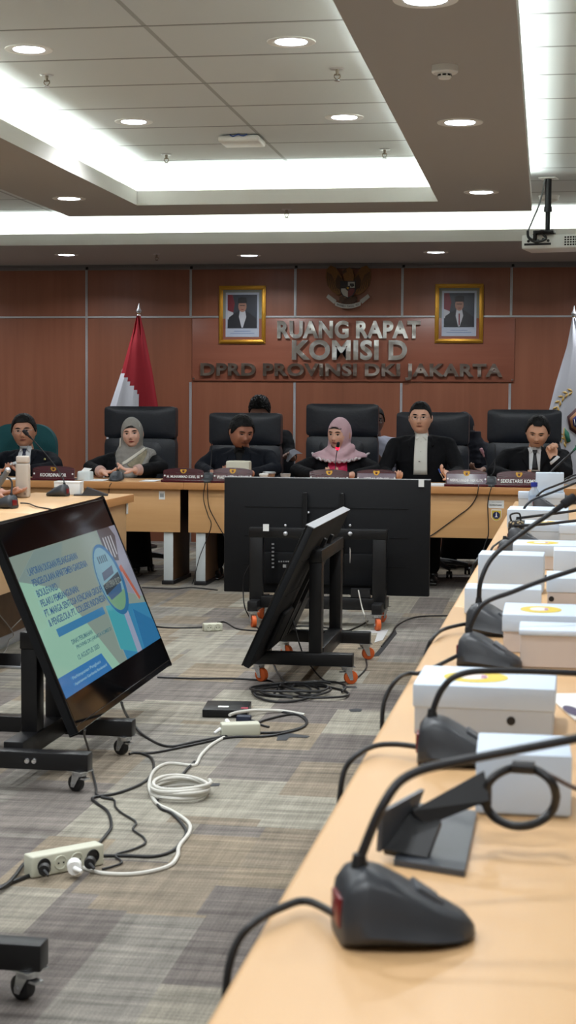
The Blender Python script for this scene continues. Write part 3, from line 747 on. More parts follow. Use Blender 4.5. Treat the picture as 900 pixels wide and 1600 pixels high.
def head_point(n, grow=0.0, feat=True):
    x, y, z = n
    sg = lambda a, p: math.copysign(abs(a)**p, a)
    X, Y, Z = sg(x, .86)*.0835, sg(y, .92)*.094, sg(z, .93 if z > 0 else 1)*.117
    if z < 0:
        k = (-z)**1.4
        X *= 1-.15*k; 
        if y > 0: Y *= 1-.35*k
        else: Y *= 1-.10*k
    if y < 0: Y *= .95-.05*(1-abs(x))
    if z > 0: X *= 1-.03*z
    if feat and y < 0:
        Y -= .021*g2(X, Z, 0, -.030, .013, .014)+.012*g2(X, Z, 0, -.005, .009, .028)
        for s in (-1, 1):
            Y += .010*g2(X, Z, s*.031, .006, .016, .011); Y -= .006*g2(X, Z, s*.03, .030, .022, .010); Y -= .006*g2(X, Z, s*.045, -.028, .020, .022)
            Y -= .006*g2(X, Z, s*.011, -.034, .007, .008)
        Y -= .008*g2(X, Z, 0, -.056, .022, .010); Y += .004*g2(X, Z, 0, -.074, .02, .006); Y -= .010*g2(X, Z, 0, -.094, .020, .016)
    P = Vector((X, Y, Z))
    return P + Vector((x, y, z))*grow
def head_mesh(m, M, nu=64, nv=48):
    rings = []
    for j in range(nv+1):
        ph = -PI/2+PI*j/nv; r = []
        for i in range(nu):
            th = 2*PI*i/nu; r.append(M @ head_point((math.cos(ph)*math.cos(th), math.cos(ph)*math.sin(th), math.sin(ph)))+Vector((0, 0, 1e-6*i)))
        rings.append(r)
    m.loft(rings[1:-1])
    for s in (-1, 1): m.ball(M @ Vector((s*.083, .010, -.004)), .016, 2, (.6, .9, 1.9), M.to_3x3().normalized().to_4x4())
def hand(m, w_, d, p, curl=.9, side=1, k=1.0, spread=.10, thumb=.6):
    """wrist, finger direction, palm normal; side = which way the thumb lies along d x p"""
    w_ = Vector(w_); d = Vector(d).normalized(); p = Vector(p); p = (p-d*p.dot(d)).normalized(); a = d.cross(p)*side
    L = (.072, .080, .075, .060)
    for i in range(4):
        off = (1.5-i)*.019*k; kn = w_+d*.082*k+a*off-d*abs(i-1)*.004
        cap(m, w_+a*off*.6+d*.01, kn, .0135*k, .0115*k, 1)
        q = kn; dd = (d+a*(1.5-i)*spread*.3).normalized(); ln = L[i]*k; ax = dd.cross(p).normalized()
        for j, fr in enumerate((.45, .30, .25)):
            dd = Matrix.Rotation(-curl/3*(1.15 if j else .85), 3, ax) @ dd if False else (dd*math.cos(curl/3)+(ax.cross(dd)*-1)*math.sin(curl/3)).normalized()
            nx = q+dd*ln*fr; cap(m, q, nx, (.0095-.0008*j)*k, (.0088-.0008*j)*k, 1); q = nx
    b = w_+d*.022*k+a*.022*k; t1 = b+(d*.6+a*.8*thumb+p*.35).normalized()*.040*k; t2 = t1+(d*.9+a*.2*thumb+p*.3).normalized()*.030*k
    cap(m, w_+d*.01, b, .014*k, .0135*k, 1); cap(m, b, t1, .0125*k, .0105*k, 1); cap(m, t1, t2, .0105*k, .009*k, 1)
def poly_patch(pts, bvh, M, off, mt, name, parent, dist=.3, cuts=3, thick=.002, label=None):
    """flat figure (x, z) pressed on to a surface along M's +Y from the front"""
    bm = bmesh.new(); vs_ = [bm.verts.new((x, 0, z)) for x, z in pts]; bm.faces.new(vs_)
    bmesh.ops.triangulate(bm, faces=bm.faces)
    if cuts: bmesh.ops.subdivide_edges(bm, edges=bm.edges, cuts=cuts, use_grid_fill=True)
    D = (M.to_3x3() @ Vector((0, 1, 0))).normalized(); last = None; miss = []
    for v in bm.verts:
        s_ = M @ Vector((v.co.x, -dist, v.co.z)); h = bvh.ray_cast(s_, D, dist*2)
        if h[0] is None: miss.append((v, s_)); continue
        dep = (h[0]-s_).dot(D); v.co = h[0]-D*off; last = dep
    bmesh.ops.delete(bm, geom=[q_[0] for q_ in miss], context='VERTS')
    if not bm.faces:
        for q_ in pts: bm.verts.new(M @ Vector((q_[0], 0, q_[1])))
    bmesh.ops.recalc_face_normals(bm, faces=bm.faces)
    for f in bm.faces:
        if f.normal.dot(D) > 0: f.normal_flip()
    r = bmesh.ops.extrude_face_region(bm, geom=bm.faces[:])
    for v in [g_ for g_ in r['geom'] if isinstance(g_, bmesh.types.BMVert)]: v.co += D*thick
    bmesh.ops.recalc_face_normals(bm, faces=bm.faces)
    me = bpy.data.meshes.new(name); bm.to_mesh(me); bm.free(); return mobj(name, me, mt, parent, label)
def arc_poly(cx, cz, w_, h_, bend, n=7):
    top = [(cx-w_/2+w_*i/(n-1), cz+h_/2*(1-abs(2*i/(n-1)-1)**2)+bend*(1-(2*i/(n-1)-1)**2)) for i in range(n)]
    bot = [(cx-w_/2+w_*i/(n-1), cz-h_/2*(1-abs(2*i/(n-1)-1)**2)+bend*(1-(2*i/(n-1)-1)**2)) for i in range(n-2, 0, -1)]
    return top+bot
M_EYE = mat('eye_white', (205, 200, 196), .3); M_IRIS = mat('dark_iris', (26, 18, 14), .2)
M_BROW = mat('dark_brow', (24, 19, 18), .8); M_HAIR = mat('black_hair', (9, 8, 9), .6, bump=.6, bs=220, spec=.25)
def hairmesh(hl, grow, top, M, seed=0, rough=.003):
    m = MB(); nu, nv = 110, 84; grid = {}
    def keep(P):
        a = math.atan2(abs(P.x), -P.y)
        for (a0, z0), (a1, z1) in zip(hl, hl[1:]):
            if a0 <= a <= a1: return P.z >= z0+(z1-z0)*(a-a0)/(a1-a0)
        return P.z >= hl[-1][1]
    for j in range(nv):
        ph = -PI/2+PI*(j+.5)/nv
        for i in range(nu):
            th = 2*PI*i/nu; n_ = (math.cos(ph)*math.cos(th), math.cos(ph)*math.sin(th), math.sin(ph))
            P = head_point(n_, 0, False)
            if keep(P):
                g_ = grow+top*max(0, n_[2])**1.5+rough*noise.noise(Vector(n_)*9+Vector((seed, 0, 0)))
                grid[(i, j)] = (M @ (P+Vector(n_)*g_), M @ (P-Vector(n_)*.004))
    vo = {k: m.bm.verts.new(v[0]) for k, v in grid.items()}; vi = {k: m.bm.verts.new(v[1]) for k, v in grid.items()}
    for (i, j) in grid:
        q = [(i, j), ((i+1) % nu, j), ((i+1) % nu, j+1), (i, j+1)]
        if all(k in grid for k in q): m.bm.faces.new([vo[k] for k in q]); m.bm.faces.new([vi[k] for k in q][::-1])
    tp = [vo[(i, nv-1)] for i in range(nu) if (i, nv-1) in grid]
    if len(tp) == nu: m.bm.faces.new(tp)
    be = [e_ for e_ in m.bm.edges if len(e_.link_faces) == 1]
    ok = {v: k for k, v in vo.items()}
    for e_ in be:
        a, b = e_.verts
        if a in ok and b in ok and ok[a][1] < nv-1 or (a in ok and b in ok and ok[b][1] < nv-1):
            try: m.bm.faces.new((b, a, vi[ok[a]], vi[ok[b]]))
            except ValueError: pass
    return m.mesh('hair')
HL_SHORT = [(0, .062), (.45, .063), (.75, .052), (.95, .030), (1.15, .004), (1.38, -.014), (1.5, .012), (1.75, .016), (2.0, -.03), (PI+.01, -.080)]
HL_HIGH = [(0, .074), (.35, .070), (.55, .082), (.8, .066), (1.0, .036), (1.2, .004), (1.38, -.012), (1.5, .012), (1.75, .016), (2.0, -.03), (PI+.01, -.080)]
M_BLKCLOTH = mat('black_suit_cloth', (15, 16, 20), .85, bump=.5, bs=90, spec=.2)
M_TROUSER = mat('black_trousers', (12, 12, 14), .9, spec=.2)
M_SHOE = mat('black_shoe', (14, 13, 13), .35)
def person(label, x, y, hc, yaw=0, pitch=0, roll=0, hs=1.0, shw=.185, shz=None, skin=(186, 142, 118), arms=None, cloth=None,
           hair='short', hijab=None, vee=None, shirt=None, tie=None, lapel=True, glasses=False, eyes=1.0, cuff=None, rz=0, shy=.0, beard=False, mouth=(150, 84, 76), bulk=1.0, legs=True, group=None, hgrow=None):
    t = thing('person', label, 'person', (x, y, 0), rz, group)
    cloth = cloth or M_BLKCLOTH; sk = mat('skin_%d_%d_%d' % skin, skin, .5, bump=.15, bs=300)
    hc = Vector(hc); shz = hc.z-.185 if shz is None else shz
    MH = Matrix.Translation(hc) @ Matrix.Rotation(math.radians(yaw), 4, 'Z') @ Matrix.Rotation(math.radians(pitch), 4, 'X') @ Matrix.Rotation(math.radians(roll), 4, 'Y') @ Matrix.Scale(hs, 4)
    nb = Vector((hc.x*.4, shy+.015, shz+.03))
    # body
    m = MB(); head_mesh(m, MH)
    chain(m, [nb-Vector((0, 0, .04)), nb+Vector((0, -.005, .03)), MH @ Vector((0, .022, -.06))], [.075, .054, .052])
    m.loft([ering(shz-.22, 0, shy+.01, .13*bulk, .09), ering(shz-.10, 0, shy+.01, .15*bulk, .10), ering(shz-.02, 0, shy+.01, .14*bulk, .08), ering(shz+.03, 0, shy+.015, .07, .06)])
    sh = {s: Vector((s*(shw-.018), shy+.012, shz-.024)) for s in (-1, 1)}
    for s, A in (arms or {}).items():
        el, wr = Vector(A['e']), Vector(A['w'])
        chain(m, [sh[s], el, wr], [.045, .038, .026])
        hand(m, wr, A['d'], A['p'], A.get('c', 1.7), A.get('s', 1), A.get('k', 1.0))
    body_me = remesh(m, .0052, 2, 'body'); body = mobj('body', body_me, sk, t)
    # upper clothes
    m = MB(); zh = .50
    m.loft([ering(zh, 0, .03, .17*bulk, .13), ering(zh+.12, 0, .025, .165*bulk, .125), ering((zh+shz)/2+.05, 0, .02+shy*.6, .172*bulk, .128), ering(shz-.14, 0, shy+.01, .185*bulk, .128), ering(shz-.05, 0, shy+.012, .185*bulk, .105), ering(shz-.0, 0, shy+.014, .165*bulk, .085), ering(shz+.026, 0, shy+.016, .105, .075), ering(shz+.052, hc.x*.3, shy+.018, .066, .064)])
    for s in (-1, 1):
        chain(m, [Vector((s*.06, shy+.02, shz+.008)), sh[s]+Vector((s*.004, 0, .010))], [.050, .052])
        if arms and s in arms:
            el, wr = Vector(arms[s]['e']), Vector(arms[s]['w']); chain(m, [sh[s], (sh[s]+el)/2, el, el+(wr-el)*.86], [.060, .060, .053, .040])
        else: chain(m, [sh[s], sh[s]+Vector((s*.05, -.02, -.26))], [.060, .05])
    if hijab is None and vee: pass
    jm = remesh(m, .008, 4, 'jacket')
    for v, nr in zip(jm.vertices, [v.normal.copy() for v in jm.vertices]):
        c_ = v.co; f = noise.noise(Vector((c_.x*13, c_.y*13, c_.z*9))+Vector((x*3, 0, 0)))*.006+noise.noise(c_*34)*.0025
        v.co = c_+nr*f
    jk = mobj('jacket' if vee or hijab else 'shirt', jm, cloth, t)
    bv = bvh_of(jm, body_me); I = Matrix()
    if vee:
        wt, zt2, zb2, wb = vee  # half width at the collar, top z, bottom z, half width at the bottom
        vp_ = [(-wt, zt2), (wt, zt2), (wb if wb else .004, zb2), (-wb if wb else -.004, zb2)]
        poly_patch(vp_, bv, I, .004, shirt, 'shirt_front', t, cuts=7, dist=.4)
        cm = MB()
        for s in (-1, 1):
            poly_patch([(s*.010, zt2-.025), (s*(wt+.004), zt2+.020), (s*(wt+.008), zt2-.01), (s*.038, zt2-.052)], bv, I, .009, shirt, 'shirt_collar', t, cuts=3, dist=.4)
            if lapel: poly_patch([(s*(wt+.002), zt2+.01), (s*(wt+.030), zt2-.005), (s*(wt+.052), zt2-.085), (s*(wt+.032), zt2-.092), (s*(wt+.036), zt2-.108), (s*(wb+.006), zb2)], bv, I, .008, cloth, 'lapel', t, cuts=4, dist=.4)
        if tie:
            poly_patch([(-.018, zt2-.020), (.018, zt2-.020), (.010, zt2-.050), (-.010, zt2-.050)], bv, I, .015, tie, 'tie_knot', t, cuts=2, dist=.4, thick=.006)
            poly_patch([(-.010, zt2-.046), (.010, zt2-.046), (.026, zb2+.01), (-.020, zb2+.01)], bv, I, .010, tie, 'tie', t, cuts=5, dist=.4)
        elif shirt and wb > .015:
            for k in range(4):
                z = zt2-.06-k*.075
                if z > zb2: poly_patch([(.004*math.cos(a*PI/3), z+.004*math.sin(a*PI/3)) for a in range(6)], bv, I, .008, mat('shirt_button', (200, 200, 196), .3), 'button', t, cuts=0, dist=.4)
    if cuff:
        for s in cuff:
            el, wr = Vector(arms[s]['e']), Vector(arms[s]['w']); d = (wr-el).normalized(); q = el+(wr-el)*.84
            m = MB(); m.cyl(q, wr+d*.002, .0455, .038, 24); m.bevel(.004); m.build('shirt_cuff', cuff[s], t)
    # head coverings and face
    fb = bvh_of(body_me)
    if hijab:
        m = MB(); m.ball(MH @ Vector((0, .010, .006)), .1, 3, (.088, .106, .130) if False else (.89, 1.07, 1.29), MH.to_3x3().normalized().to_4x4())
        chain(m, [MH @ Vector((0, .015, -.05)), nb+Vector((0, 0, .02))], [.080, .085])
        m.loft([ering(z, cx, cy, rx, ry, p=2.1) for z, cx, cy, rx, ry in hijab['drape']])
        for c_ in hijab.get('extra', []): chain(m, c_[0], c_[1])
        hm = remesh(m, .0062, 5, 'headscarf'); inv = MH.inverted()
        bm = bmesh.new(); bm.from_mesh(hm); kill = []
        nrm = {v: v.normal.copy() for v in bm.verts}
        for v in bm.verts:
            P = inv @ v.co
            if P.y < .01 and (P.x/.066)**2+((P.z+.014)/(.078 if P.z > -.014 else .088))**2 < 1: kill.append(v)
            else:
                q = v.co; k = max(0, min(1, (hc.z-.06-q.z)/.1))
                f = noise.noise(Vector((q.x*26, q.y*18, q.z*12)))*.009*k+noise.noise(Vector((q.x*12+q.z*22, q.y*10, q.z*30-q.x*14)))*.006*k
                v.co = q+nrm[v]*f
        bmesh.ops.delete(bm, geom=kill, context='VERTS')
        r = bmesh.ops.solidify(bm, geom=bm.faces[:], thickness=.004)
        bm.to_mesh(hm); bm.free(); hj = mobj('headscarf', hm, hijab['mat'], t)
        m = MB(); MM = MH
        ring = [MM @ Vector((.062*math.cos(a), -.001-.062*(1-abs(math.cos(a))**3)*(1 if math.sin(a) > -.5 else .9), -.014+(.080 if math.sin(a) > 0 else .089)*math.sin(a))) for a in [2*PI*k/24 for k in range(25)]]
        if hijab.get('inner'):
            poly = [(.056*math.cos(a), .048+.018*math.sin(a)) for a in [PI*k/10 for k in range(11)]]
            poly_patch(poly+[(-.05, .044), (0, .052), (.05, .044)], fb, MH, .004, hijab['inner'], 'under_scarf', t, cuts=1)
        for z_, sgn in (): pass
        if hijab.get('pattern'):
            hb = bvh_of(hm)
            for pl in hijab['pattern']: poly_patch(pl[0], hb, I, .003, pl[1], pl[2], hj, cuts=4, dist=.4)
    elif hair:
        hm = hairmesh(HL_HIGH if hair == 'high' else HL_SHORT, .009 if hgrow is None else hgrow, .005 if hair != 'full' else .016, MH, x, rough=.003 if hair != 'full' else .010); mobj('hair', hm, M_HAIR, t)
    if eyes:
        for s in (-1, 1):
            ew = poly_patch(arc_poly(s*.031, .003, .027, .010*eyes, .0), fb, MH, .0012, M_EYE, 'eye', t, cuts=1)
            poly_patch([(s*.031+.0072*math.cos(a*PI/4), .003+.0058*eyes*math.sin(a*PI/4)) for a in range(8)], fb, MH, .0022, M_IRIS, 'iris', ew, cuts=0)
            poly_patch(arc_poly(s*.031, .0062, .034, .0042, .0030*eyes), fb, MH, .0026, M_BROW, 'eyelashes', ew, cuts=1)
            poly_patch(arc_poly(s*.032, .021, .044, .0095, .004), fb, MH, .0018, M_BROW, 'eyebrow', t, cuts=1)
        lp = mat('lips_%d_%d_%d' % mouth, mouth, .45)
        poly_patch(arc_poly(0, -.058, .050, .012, -.002), fb, MH, .0014, lp, 'lips', t, cuts=2)
        poly_patch(arc_poly(0, -.0575, .046, .0016, -.003), fb, MH, .0028, mat('lip_line', (104, 60, 54), .6), 'mouth_line', t, cuts=1)
        for s in (-1, 1): poly_patch([(s*.009+.0035*math.cos(a*PI/3), -.0425+.0022*math.sin(a*PI/3)) for a in range(6)], fb, MH, .0012, mat('nostril', (60, 34, 28), .8), 'nostril', t, cuts=0)
    if False:
        bd = mat('stubble', (58, 46, 42), .9)
        poly_patch(arc_poly(0, -.0475, .050, .0045, .002), fb, MH, .0012, bd, 'moustache', t, cuts=1)
    if glasses:
        m = MB()
        for s in (-1, 1):
            P = [MH @ Vector((s*.032+.022*math.copysign(abs(math.cos(a))**.7, math.cos(a)), -.098+.012*abs(math.cos(a)) if False else -.099, .001+.014*math.copysign(abs(math.sin(a))**.7, math.sin(a)))) for a in [2*PI*k/16 for k in range(17)]]
            m.tube(P, .0011, 6, 0); m.tube([MH @ Vector((s*.054, -.099, .006)), MH @ Vector((s*.074, -.05, .008)), MH @ Vector((s*.079, .01, .008))], .0013, 6, 2)
        m.tube([MH @ Vector((-.010, -.099, .004)), MH @ Vector((0, -.1015, .007)), MH @ Vector((.010, -.099, .004))], .0012, 6, 2)
        gl = m.build('glasses_frame', M_STEEL, t)
    if legs:
        m = MB()
        for s in (-1, 1): chain(m, [(s*.09, .04, .55), (s*.12, -.36, .54), (s*.12, -.33, .12)], [.095, .068, .052])
        m.ball((0, .05, .55), .15, 2, (1.1, .8, .7)); 
        if hijab: m.loft([ering(.56, 0, .0, .20, .16), ering(.52, 0, -.14, .21, .28), ering(.36, 0, -.22, .20, .22), ering(.07, 0, -.22, .23, .18)])
        tm = remesh(m, .014, 3, 'trousers'); mobj('trousers', tm, M_TROUSER if not hijab else hijab.get('skirt', M_TROUSER), t)
        for s in (-1, 1):
            m = MB(); m.box(s*.12-.042, s*.12+.042, -.50, -.27, 0, .022, .008); m.ball((s*.12, -.42, .035), .05, 2, (.85, 1.6, .75)); m.ball((s*.12, -.31, .055), .05, 2, (.8, .9, 1.0)); m.build('shoe', M_SHOE, t)
    return t, MH, bv, I
def lp(px, py, y, root): return at(px, py, y=y)-Vector(root)
def seat_at(px, Y): return at(px, 700, y=Y).x
DOWN = (0, 0, -1)
WHITE_SHIRT = mat('white_shirt', (214, 218, 222), .8, bump=.3, bs=60)
NAVY_TIE = mat('navy_tie', (28, 36, 66), .6, var=.3); BLACK_TIE = mat('black_tie', (14, 18, 26), .5)
PIN = mat('lapel_pin_gold', (200, 190, 120), .3, .4)
Y0 = 12.22
def pin(bv, root, t, px, py, sz=.010, mt=PIN, name='lapel_pin'):
    c_ = lp(px, py, Y0-.12, root); poly_patch([(c_.x-sz, c_.z-sz*.6), (c_.x+sz, c_.z-sz*.8), (c_.x+sz*.8, c_.z+sz*.8), (c_.x-sz*.8, c_.z+sz)], bv, Matrix(), .009, mt, name, t, cuts=0, dist=.4)

# far left man
R_ = (seat_at(42, Y0), Y0, 0); h = lp(37.5, 674, Y0-.05, R_)
t, MH, bv, I = person('man with glasses in a dark suit and navy tie at far left', R_[0], Y0, h, yaw=10, roll=-3, hs=1.1, shw=.22, shz=h.z-.20, skin=(196, 142, 116), hair='short', glasses=True, eyes=.8,
    arms={-1: dict(e=(-.30, -.16, .82), w=(-.12, -.38, .80), d=(.9, -.3, 0), p=DOWN, s=-1), 1: dict(e=(.29, -.14, .82), w=(.10, -.30, .80), d=(-.9, -.2, 0), p=DOWN, s=1)},
    vee=(.045, h.z-.115, .84, .058), shirt=WHITE_SHIRT, tie=NAVY_TIE, cloth=mat('navy_black_suit', (17, 20, 28), .85, bump=.5, bs=90, spec=.2), bulk=1.1)
pin(bv, R_, t, 66, 718)
# woman, grey headscarf
R_ = (seat_at(204, Y0), Y0, 0); h = lp(206.5, 678, Y0-.04, R_)
G1 = mat('grey_headscarf', (150, 148, 143), .85, bump=.8, bs=180, var=.15); G2 = mat('pale_scarf_motif', (222, 218, 206), .85); G3 = mat('beige_scarf_motif', (150, 142, 120), .85, var=.3)
hz = h.z; P3 = lambda px, py: (lambda c_: (c_.x, c_.z))(lp(px, py, Y0-.15, R_))
t, MH, bv, I = person('smiling woman in a grey patterned headscarf and black robe', R_[0], Y0, h, yaw=6, roll=-5, hs=.98, shw=.205, shz=h.z-.195, skin=(224, 178, 158), mouth=(158, 62, 62),
    arms={-1: dict(e=(-.30, -.12, .82), w=(-.13, -.36, .80), d=(.95, -.25, .0), p=DOWN, s=-1, c=.8), 1: dict(e=(.28, -.12, .83), w=(.13, -.34, .815), d=(-.95, -.2, .05), p=DOWN, s=1, c=1.1)},
    cuff={1: mat('pink_cuff', (196, 164, 156), .8), -1: mat('pink_cuff', (196, 164, 156), .8)}, eyes=.75, bulk=1.12,
    hijab=dict(mat=G1, inner=M_BLACK, drape=[(hz-.34, .03, -.03, .075, .125), (hz-.28, .02, -.02, .11, .125), (hz-.21, .01, .0, .135, .12), (hz-.15, 0, .005, .12, .10), (hz-.09, 0, .01, .09, .09), (hz-.03, 0, .01, .085, .09)],
        extra=[([(.05, -.02, hz-.13), (.17, .0, hz-.15), (.10, -.09, hz-.27)], [.05, .035, .03])],
        pattern=[([P3(188, 723), P3(194, 720), P3(206, 711), P3(217, 702), P3(224, 694), P3(226, 697), P3(219, 706), P3(207, 716), P3(197, 724), P3(190, 727)], G2, 'scarf_motif'),
                 ([P3(197, 726), P3(206, 718), P3(217, 708), P3(225, 700), P3(224, 712), P3(219, 726), P3(212, 732), P3(201, 730)], G3, 'scarf_motif'),
                 ([P3(180, 682), P3(183, 682), P3(184, 700), P3(181, 700)], G2, 'scarf_motif'), ([P3(227, 700), P3(238, 690), P3(240, 692), P3(229, 716)], mat('grey_scarf_motif', (150, 148, 146), .85), 'scarf_motif')]))
pin(bv, R_, t, 228, 715, .011, mat('yellow_pin', (205, 205, 90), .4))
# man in black turned to the image right
R_ = (seat_at(378, Y0), Y0, 0); h = lp(377, 675, Y0-.16, R_)
person('man in all black with his head bent and turned to the woman in pink', R_[0], Y0, h, yaw=36, pitch=16, roll=2, hs=1.06, shw=.235, shz=h.z-.175, skin=(164, 112, 90), hair='short', eyes=.45, mouth=(104, 58, 52), shy=-.04,
    arms={-1: dict(e=(-.30, -.12, .83), w=(-.16, -.36, .80), d=(.9, -.3, 0), p=DOWN, s=-1), 1: dict(e=(.29, -.14, .83), w=(.14, -.34, .80), d=(-.9, -.25, 0), p=DOWN, s=1)},
    cloth=mat('blue_black_shirt', (20, 24, 33), .85, bump=.5, bs=90, spec=.2), vee=(.040, h.z-.12, h.z-.27, .004), shirt=mat('black_shirt', (14, 14, 16), .9), bulk=1.15)
# woman in pink headscarf
R_ = (seat_at(530, Y0), Y0, 0); h = lp(530, 679, Y0-.05, R_); hz = h.z
PK = mat('pink_headscarf', (206, 172, 182), .85, bump=.7, bs=200, var=.08); P3 = lambda px, py: (lambda c_: (c_.x, c_.z))(lp(px, py, Y0-.15, R_))
RUF = mat('pale_ruffle', (208, 198, 200), .9)
t, MH, bv, I = person('woman in a pale pink headscarf and pink blouse speaking at her microphone', R_[0], Y0, h, yaw=-22, roll=2, pitch=3, hs=1.0, shw=.205, shz=h.z-.20, skin=(220, 172, 150), mouth=(150, 72, 70),
    arms={-1: dict(e=(-.31, -.13, .82), w=(-.14, -.36, .80), d=(.9, -.3, 0), p=DOWN, s=-1), 1: dict(e=(.31, -.13, .82), w=(.14, -.36, .80), d=(-.9, -.3, 0), p=DOWN, s=1)},
    eyes=.8, bulk=1.12, vee=(.066, h.z-.14, .80, .078), shirt=mat('magenta_blouse', (206, 46, 92), .7, bump=.4, bs=40), lapel=False,
    hijab=dict(mat=PK, inner=M_BLACK, drape=[(hz-.205, .0, -.06, .09, .085), (hz-.195, .0, -.02, .155, .125), (hz-.17, 0, .0, .213, .115), (hz-.142, 0, .005, .20, .10), (hz-.125, 0, .01, .14, .09), (hz-.09, 0, .01, .09, .09), (hz-.03, 0, .01, .085, .09)],
        extra=[([(-.06, -.06, hz-.12), (.02, -.10, hz-.17), (.10, -.06, hz-.10)], [.035, .04, .035])]))
m = MB(); pts = []
for k in range(61):
    u = -1+2*k/60; X = u*.222; Zb = hz-.150-.055*(1-abs(u)**2.2); yb_ = -.02-.115*(1-abs(u)**2.6)+.10*abs(u)**6
    pts.append(Vector((X, yb_+.006*math.sin(k*1.9), Zb+.006*math.sin(k*1.3))))
m.tube(pts, .0085, 8, 2); m.build('scarf_ruffle', RUF, t)
pin(bv, R_, t, 574, 702, .005, M_WHITE, 'white_pin')
# man in the open white shirt
R_ = (seat_at(659, Y0), Y0, 0); h = lp(657, 653, Y0-.04, R_)
t, MH, bv, I = person('man with short black hair in a black blazer over an open white shirt', R_[0], Y0, h, yaw=-2, hs=1.02, shw=.225, shz=h.z-.185, skin=(226, 176, 150), hair='short', hgrow=.003, eyes=.85, glasses=True, mouth=(168, 106, 96),
    arms={-1: dict(e=(-.28, -.12, .82), w=(-.19, -.36, .785), d=(.5, -.8, -.02), p=DOWN, s=-1), 1: dict(e=(.29, -.12, .82), w=tuple(lp(705, 742, Y0-.40, R_)), d=(-.6, -.55, .2), p=(-.6, .2, -.6), s=1, c=1.5)},
    vee=(.047, h.z-.118, .80, .052), shirt=mat('offwhite_shirt', (222, 224, 218), .8, bump=.3, bs=60), bulk=1.08)
pn = thing('pen', 'blue pen held upright by the man in the open white shirt', 'pen', R_); q = lp(688, 739, Y0-.44, R_)
MB().cyl(q, q+Vector((-.012, -.01, .03)), .005, .004, 10).build('pen_barrel', mat('pen_blue', (60, 110, 220), .3), pn); MB().cyl(q, q-Vector((-.02, -.02, .04)), .0045, .002, 10).build('pen_tip', M_WHITE, pn)
# man resting his cheek
R_ = (seat_at(836, Y0), Y0, 0); h = lp(840, 675, Y0-.12, R_)
wr = lp(865, 717, Y0-.22, R_)
person('man in a black suit looking down with his cheek resting on his fist', R_[0], Y0, h, yaw=-4, pitch=22, roll=5, hs=1.0, shw=.225, shz=h.z-.165, skin=(220, 170, 142), hair='high', eyes=.3, shy=-.03,
    arms={-1: dict(e=(-.30, -.12, .83), w=(-.14, -.36, .80), d=(.9, -.3, 0), p=DOWN, s=-1), 1: dict(e=(wr.x+.09, -.22, .835), w=tuple(wr), d=(-.30, .05, 1), p=(-.45, .9, 0), s=-1, c=3.0, k=1.08)},
    cuff={1: WHITE_SHIRT}, vee=(.045, h.z-.115, .84, .040), shirt=WHITE_SHIRT, tie=BLACK_TIE, bulk=1.1)
# people behind
R_ = (seat_at(412, 13.5), 13.5, 0); h = lp(406, 642, 13.44, R_); wr = lp(458, 716, 13.10, R_)
person('person in black behind the high-back chair, reading a white sheet', R_[0], 13.5, h, pitch=30, hair='full', eyes=0, shw=.21, skin=(140, 100, 84), shz=h.z-.20,
    arms={1: dict(e=(.24, -.10, wr.z+.03), w=tuple(wr), d=(-.4, -.6, .3), p=(-.5, 0, .6), s=1, c=1.2), -1: dict(e=(-.24, -.1, .80), w=(-.1, -.3, .85), d=(.5, -.5, 0), p=DOWN)})
plain_chair(R_[0], 13.72, 'plain chair of the reader in black, mostly hidden')
c0_, c1_, c2_, c3_ = [at(*q, y=13.0) for q in ((446, 712), (452, 700), (466, 697), (473, 708))]
pt = thing('paper_sheet', 'white sheet of paper held up between two high-back chairs', 'paper', (c0_.x, 13.02, c0_.z))
m = MB(); L = [Vector((0, .012, -.045)), Vector((.012, 0, 0)), Vector((.035, -.01, .045)), Vector((.07, -.005, .058))]; off_ = Vector((.05, .01, -.03))
A = [m.bm.verts.new(q) for q in L]; B = [m.bm.verts.new(q+off_*(.3+.35*i)) for i, q in enumerate(L)]
for i in range(3): m.bm.faces.new((A[i], A[i+1], B[i+1], B[i]))
bmesh.ops.solidify(m.bm, geom=m.bm.faces[:], thickness=.001); m.build('sheet', mat('paper_white', (214, 218, 226), .8), pt)
R_ = (seat_at(586, 13.45), 13.45, 0); h = lp(584, 658, 13.40, R_)
person('man in a pale grey uniform shirt glimpsed beside the tallest high-back chair', R_[0], 13.45, h, yaw=20, hair='short', eyes=.7, glasses=True, shw=.20, skin=(112, 78, 66), shz=h.z-.18, cloth=mat('pale_uniform', (158, 160, 176), .85, bump=.3, bs=80),
    arms={1: dict(e=(.20, -.14, .86), w=tuple(lp(597, 722, 13.15, R_)), d=(-.5, -.3, .4), p=(-.4, .6, 0), c=1.2), -1: dict(e=(-.2, -.1, .86), w=(-.05, -.3, .88), d=(.5, -.5, 0), p=DOWN)})
plain_chair(R_[0], 13.67, 'plain chair of the man in the pale uniform, mostly hidden')
R_ = (seat_at(735, 13.5), 13.5, 0); h = lp(724, 668, 13.5, R_); hz = h.z
person('figure in dark navy robe and headscarf between the two right high-back chairs', R_[0], 13.5, h, eyes=.7, yaw=-15, shw=.22, skin=(150, 110, 92), shz=h.z-.17, cloth=mat('dark_navy_robe', (14, 18, 34), .9, bump=.4, bs=60), bulk=1.15,
    arms={1: dict(e=(.26, -.10, .80), w=(.12, -.3, .80), d=(-.7, -.5, 0), p=DOWN), -1: dict(e=(-.26, -.1, .80), w=(-.1, -.3, .80), d=(.5, -.5, 0), p=DOWN)},
    hijab=dict(mat=mat('dark_navy_scarf', (13, 16, 30), .9), inner=None, drape=[(hz-.30, .02, -.02, .12, .12), (hz-.2, 0, 0, .16, .115), (hz-.14, 0, 0, .14, .10), (hz-.08, 0, .01, .09, .09), (hz-.03, 0, .01, .085, .09)]))
plain_chair(R_[0], 13.72, 'plain chair of the figure in navy, mostly hidden')
